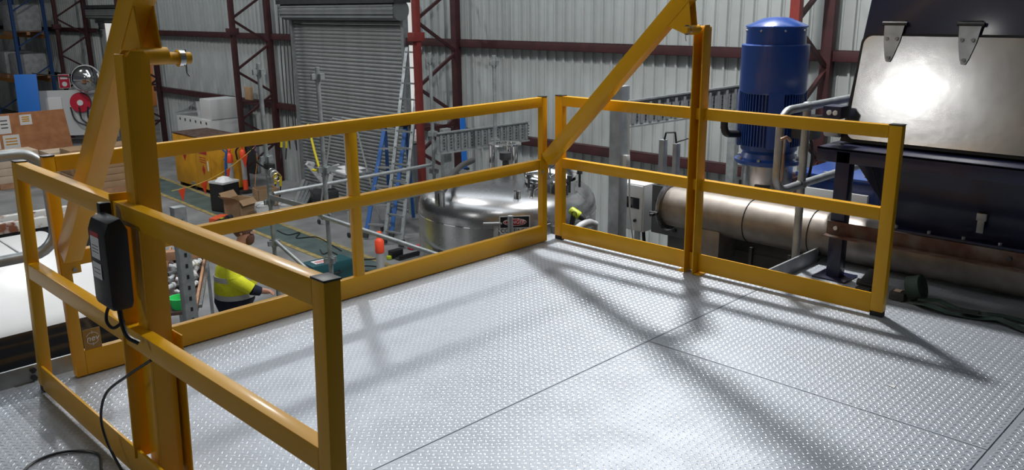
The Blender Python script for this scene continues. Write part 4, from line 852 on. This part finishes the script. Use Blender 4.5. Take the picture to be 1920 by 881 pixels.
# ladders
def ladder(name, foot, top, wdir, wid, n, m, label, m2=ALU, lean2=None):
    t = thing(name, (0, 0, 0), label, 'ladder'); foot, top, wd = Vector(foot), Vector(top), Vector(wdir).normalized()
    for s in (-1, 1):
        st_ = MB().bar(foot+wd*s*wid/2, top+wd*s*wid*.42, .03, .075, wd).build('stile', m, t); MB().bar(foot+wd*s*wid/2+Vector((0, 0, -.0)), foot+wd*s*wid/2+(top-foot).normalized()*.12, .05, .10, wd).build('rubber_foot', RUB, st_)
    for k in range(n):
        f = (k+.7)/n; p = foot.lerp(top, f); MB().bar(p-wd*wid*.46, p+wd*wid*.46, .05, .028).build('rung', m2, t)
    if lean2:
        f2 = Vector(lean2)
        for s in (-1, 1): MB().bar(f2+wd*s*wid/2, top+wd*s*wid*.42, .03, .06, wd).build('rear_stile', m, t)
        MB().bar(top-wd*wid*.5, top+wd*wid*.5, .2, .05).build('top_cap', BLK, t)
    return t
ladder('extension_ladder', (7.70, 10.07, FG+.03), (9.30, 11.25, .98), (.15, -1, 0), .42, 12, SCAF, 'tall aluminium extension ladder leaning on the roller door', SCAF)
ladder('step_ladder', (7.78, 10.62, FG+.03), (8.70, 11.15, -.42), (.5, -.85, 0), .5, 6, LADB, 'blue fibreglass stepladder left of the extension ladder', ALU, (9.1, 11.6, FG+.03))
# tool litter in front of the tank
tcs = thing('teal_tool_case', (5.85, 9.3, FG), 'teal plastic tool case with white and red label beside scaffold foot', 'tool case', None, R(-5))
MB().bb(-.35, .35, -.18, .18, 0, .32).build('case', TEAL, tcs, .04); MB().bb(-.25, .1, -.1, .08, .32, .322).build('label', SIGNW, tcs)
for k in range(2): MB().bb(-.22, .06, -.07+.06*k, -.04+.06*k, .322, .3235).build('label_stripe', SIGNR, tcs)
MB().tube([(-.1, -.18, .16), (-.1, -.24, .16), (.1, -.24, .16), (.1, -.18, .16)], .015, 8).build('handle', BLK, tcs)
def lump(name, u, v, parts, label, cat):
    p = at(u, v, 'z', FG); t = thing(name, p, label, cat)
    for nm, b, m in parts: MB().bb(*b).build(nm, m, t, .015)
lump('red_glove', 776, 466, [('palm', (-.1, .05, -.06, .06, 0, .06), REEL), ('cuff', (.05, .13, -.05, .05, 0, .05), REEL)], 'small red glove lying beside the ladder foot', 'glove')
lump('tool_tray', 762, 483, [('tray', (-.2, .25, -.06, .06, 0, .03), DARKG), ('lid', (-.2, .25, -.07, -.05, .03, .09), BLK)], 'long black tool tray next to the tank foot', 'tray')
lump('nail_gun', 744, 482, [('body', (-.14, .1, -.06, .06, .03, .14), BLK), ('magazine', (-.1, .0, -.05, .05, 0, .05), DARKG), ('guard', (-.2, -.13, -.04, .04, .0, .06), LIME)], 'black and lime power tool on the floor right of the traffic post', 'power tool')
for i, pts in enumerate(([(520, 432), (540, 440), (562, 436), (556, 446), (590, 444), (610, 452), (640, 470)], [(600, 468), (606, 476), (622, 472), (650, 485), (690, 486), (715, 484)], [(640, 500), (690, 498), (715, 502), (700, 508), (668, 507)])):
    o = MB().tube(flow([at(u, v, 'z', FG+.012) for u, v in pts]), .011, 6).build('extension_lead', RUB); tag(o, ('black extension lead snaking under the work stand', 'black lead curling near the scaffold foot', 'black lead coiled beside the traffic post base')[i], 'cable', 'leads on the shed floor')
# wall cables and chain by the roller door
for i, u in enumerate((552, 556)):
    a = at(u-8, 80, 'x', 9.42); o = MB().tube([(9.5, 16.15+.3*i, 1.8), (9.47, 16.14+.3*i, .2), (9.46, 16.1+.3*i, -1.3), (9.46, 16.05+.3*i, -1.55), (9.47, 15.99+.3*i, .0), (9.5, 15.99+.3*i, 1.8)], .012, 6).build('door_chain', DARKG); tag(o, ('hanging hand chain beside the roller door jamb', 'second loop of hand chain beside the roller door jamb')[i], 'chain', 'door chains')
# ================================================================ worker
pe = thing('person', (3.18, 7.08, FG), 'worker in hi-vis yellow shirt and navy trousers, head bowed, face in profile', 'person', None, R(-40))
def skin(name, joints, edges, m, sub=2):
    me = bpy.data.meshes.new(name); ks = list(joints); me.from_pydata([joints[k][0] for k in ks], [(ks.index(a), ks.index(b)) for a, b in edges], [])
    o = bpy.data.objects.new(name, me); C.objects.link(o); md = o.modifiers.new('s', 'SKIN'); me.skin_vertices[0].data[0].use_root = True
    for i, k in enumerate(ks): r = joints[k][1]; me.skin_vertices[0].data[i].radius = r if isinstance(r, tuple) else (r, r)
    o.modifiers.new('d', 'SUBSURF').levels = sub; o.modifiers['d'].render_levels = sub
    dg = bpy.context.evaluated_depsgraph_get(); r = bpy.data.meshes.new_from_object(o.evaluated_get(dg)); bpy.data.objects.remove(o)
    for p in r.polygons: p.use_smooth = True
    r.materials.append(m); q = put(name, r, pe); return q
J = {'hip': ((0, 0, .95), (.15, .17)), 'bel': ((.03, 0, 1.12), (.15, .16)), 'che': ((.07, 0, 1.32), (.14, .18)), 'neck': ((.12, 0, 1.47), .06), 'hd0': ((.17, 0, 1.56), (.075, .07)), 'hd1': ((.18, 0, 1.66), (.10, .08)), 'hd2': ((.17, 0, 1.74), (.07, .06))}
E_ = [('hip', 'bel'), ('bel', 'che'), ('che', 'neck'), ('neck', 'hd0'), ('hd0', 'hd1'), ('hd1', 'hd2')]
for s, n in ((1, 'l'), (-1, 'r')):
    J.update({n+'sh': ((.07, .20*s, 1.39), .065), n+'el': ((.10, .26*s, 1.12), .048), n+'wr': ((.32, .20*s, 1.02), .034), n+'ha': ((.40, .19*s, 1.01), (.02, .04)), n+'th': ((.0, .10*s, .84), .095), n+'kn': ((.03, .11*s, .48), .062), n+'an': ((-.02, .11*s, .09), .045), n+'to': ((.14, .12*s, .045), (.04, .045))})
    E_ += [('che', n+'sh'), (n+'sh', n+'el'), (n+'el', n+'wr'), (n+'wr', n+'ha'), ('hip', n+'th'), (n+'th', n+'kn'), (n+'kn', n+'an'), (n+'an', n+'to')]
    for k, dy in enumerate((-.03, -.01, .01, .03)):
        J[n+'f%d' % k] = ((.45, (.19+dy)*s, 1.0), .0095); J[n+'g%d' % k] = ((.475, (.19+dy)*s, .965), .008); E_ += [(n+'ha', n+'f%d' % k), (n+'f%d' % k, n+'g%d' % k)]
    J[n+'t0'] = ((.38, (.145)*s, .99), .010); J[n+'t1'] = ((.42, (.13)*s, .975), .008); E_ += [(n+'wr', n+'t0'), (n+'t0', n+'t1')]
skin('body', J, E_, SKIN)
def grown(keys, g, extra=None):
    return {k: (J[k][0], tuple(x+g for x in J[k][1]) if isinstance(J[k][1], tuple) else J[k][1]+g) for k in keys}
def loft(o, rings, n=24):                                 # rings of (cx, cy, z, rx, ry)
    vs = [(cx+rx*math.cos(2*math.pi*k/n), cy+ry*math.sin(2*math.pi*k/n), z) for cx, cy, z, rx, ry in rings for k in range(n)]
    fs = [(j*n+k, j*n+(k+1) % n, (j+1)*n+(k+1) % n, (j+1)*n+k) for j in range(len(rings)-1) for k in range(n)]
    return o.add(vs, fs+[tuple(reversed(range(n))), tuple(range((len(rings)-1)*n, len(rings)*n))])
def sleeve(o, s, pts, rs):
    for (p, q), (r0, r1) in zip(zip(pts, pts[1:]), zip(rs, rs[1:])): o.rod(p, q, r0, 16, r1)
    for p, r in zip(pts[1:-1], rs[1:-1]): o.lathe([(.01, -r), (r*.8, -r*.6), (r, 0), (r*.8, r*.6), (.01, r)], 14, Matrix.Translation(p))
sh = loft(MB(), [(.03, 0, .93, .215, .235), (.03, 0, 1.0, .225, .24), (.04, 0, 1.12, .222, .235), (.05, 0, 1.25, .20, .235), (.07, 0, 1.36, .175, .23), (.09, 0, 1.44, .12, .17), (.11, 0, 1.49, .075, .08)])
for s_ in (1, -1): sleeve(sh, s_, [(.07, .18*s_, 1.40), (.10, .28*s_, 1.18), (.26, .26*s_, 1.06)], [.085, .078, .066])
sh.build('shirt', HIVIS, pe, 0, 60)
tr_ = loft(MB(), [(.0, 0, .76, .17, .20), (.01, 0, .86, .215, .225), (.02, 0, .95, .212, .228)])
for s_ in (1, -1): loft(tr_, [(-.01, .12*s_, .06, .075, .075), (.02, .12*s_, .45, .09, .09), (.02, .115*s_, .80, .125, .115)])
tr_.build('trousers', NAVYF, pe, 0, 60)
for z, rx, ry, cx in ((1.15, .222, .238, .042), (.95, .222, .240, .03)): loft(MB(), [(cx, 0, z-.028, rx+.003, ry+.003), (cx, 0, z+.028, rx+.003, ry+.003)]).build('reflective_band', REFL, pe)
for s_ in (1, -1): MB().rod((.26, .26*s_, 1.06), (.34, .22*s_, 1.02), .064, 14, .05).build('navy_cuff', NAVYF, pe)
MB().lathe([(.0, .115), (.06, .105), (.10, .06), (.108, .0), (.095, -.05)], 20, Matrix.Translation((.165, 0, 1.665)) @ Matrix.Rotation(R(-18), 4, 'Y') @ Matrix.Diagonal((1, .86, 1, 1)), False).build('hair', HAIR, pe)
MB().lathe([(.03, -.075), (.06, -.05), (.07, 0), (.06, .035)], 16, Matrix.Translation((.225, 0, 1.565)) @ Matrix.Diagonal((.85, .9, 1, 1))).build('beard', HAIR, pe)
for s in (-1, 1):
    MB().lathe([(.004, -.012), (.016, 0), (.004, .012)], 10, Matrix.Translation((.165, .083*s, 1.635)) @ Matrix.Diagonal((1, .5, 1.8, 1))).build('ear', SKIN, pe)
    MB().lathe([(.002, -.01), (.011, 0), (.002, .01)], 10, Matrix.Translation((.268, .034*s, 1.655))).build('eye', SIGNK, pe)
pe.scale = (1.05, 1.05, 1.04)
MB().add([(.262, -.012, 1.66), (.262, .012, 1.66), (.262, .018, 1.61), (.262, -.018, 1.61), (.302, 0, 1.615)], [(0, 1, 4), (1, 2, 4), (2, 3, 4), (3, 0, 4), (0, 3, 2, 1)]).build('nose', SKIN, pe)
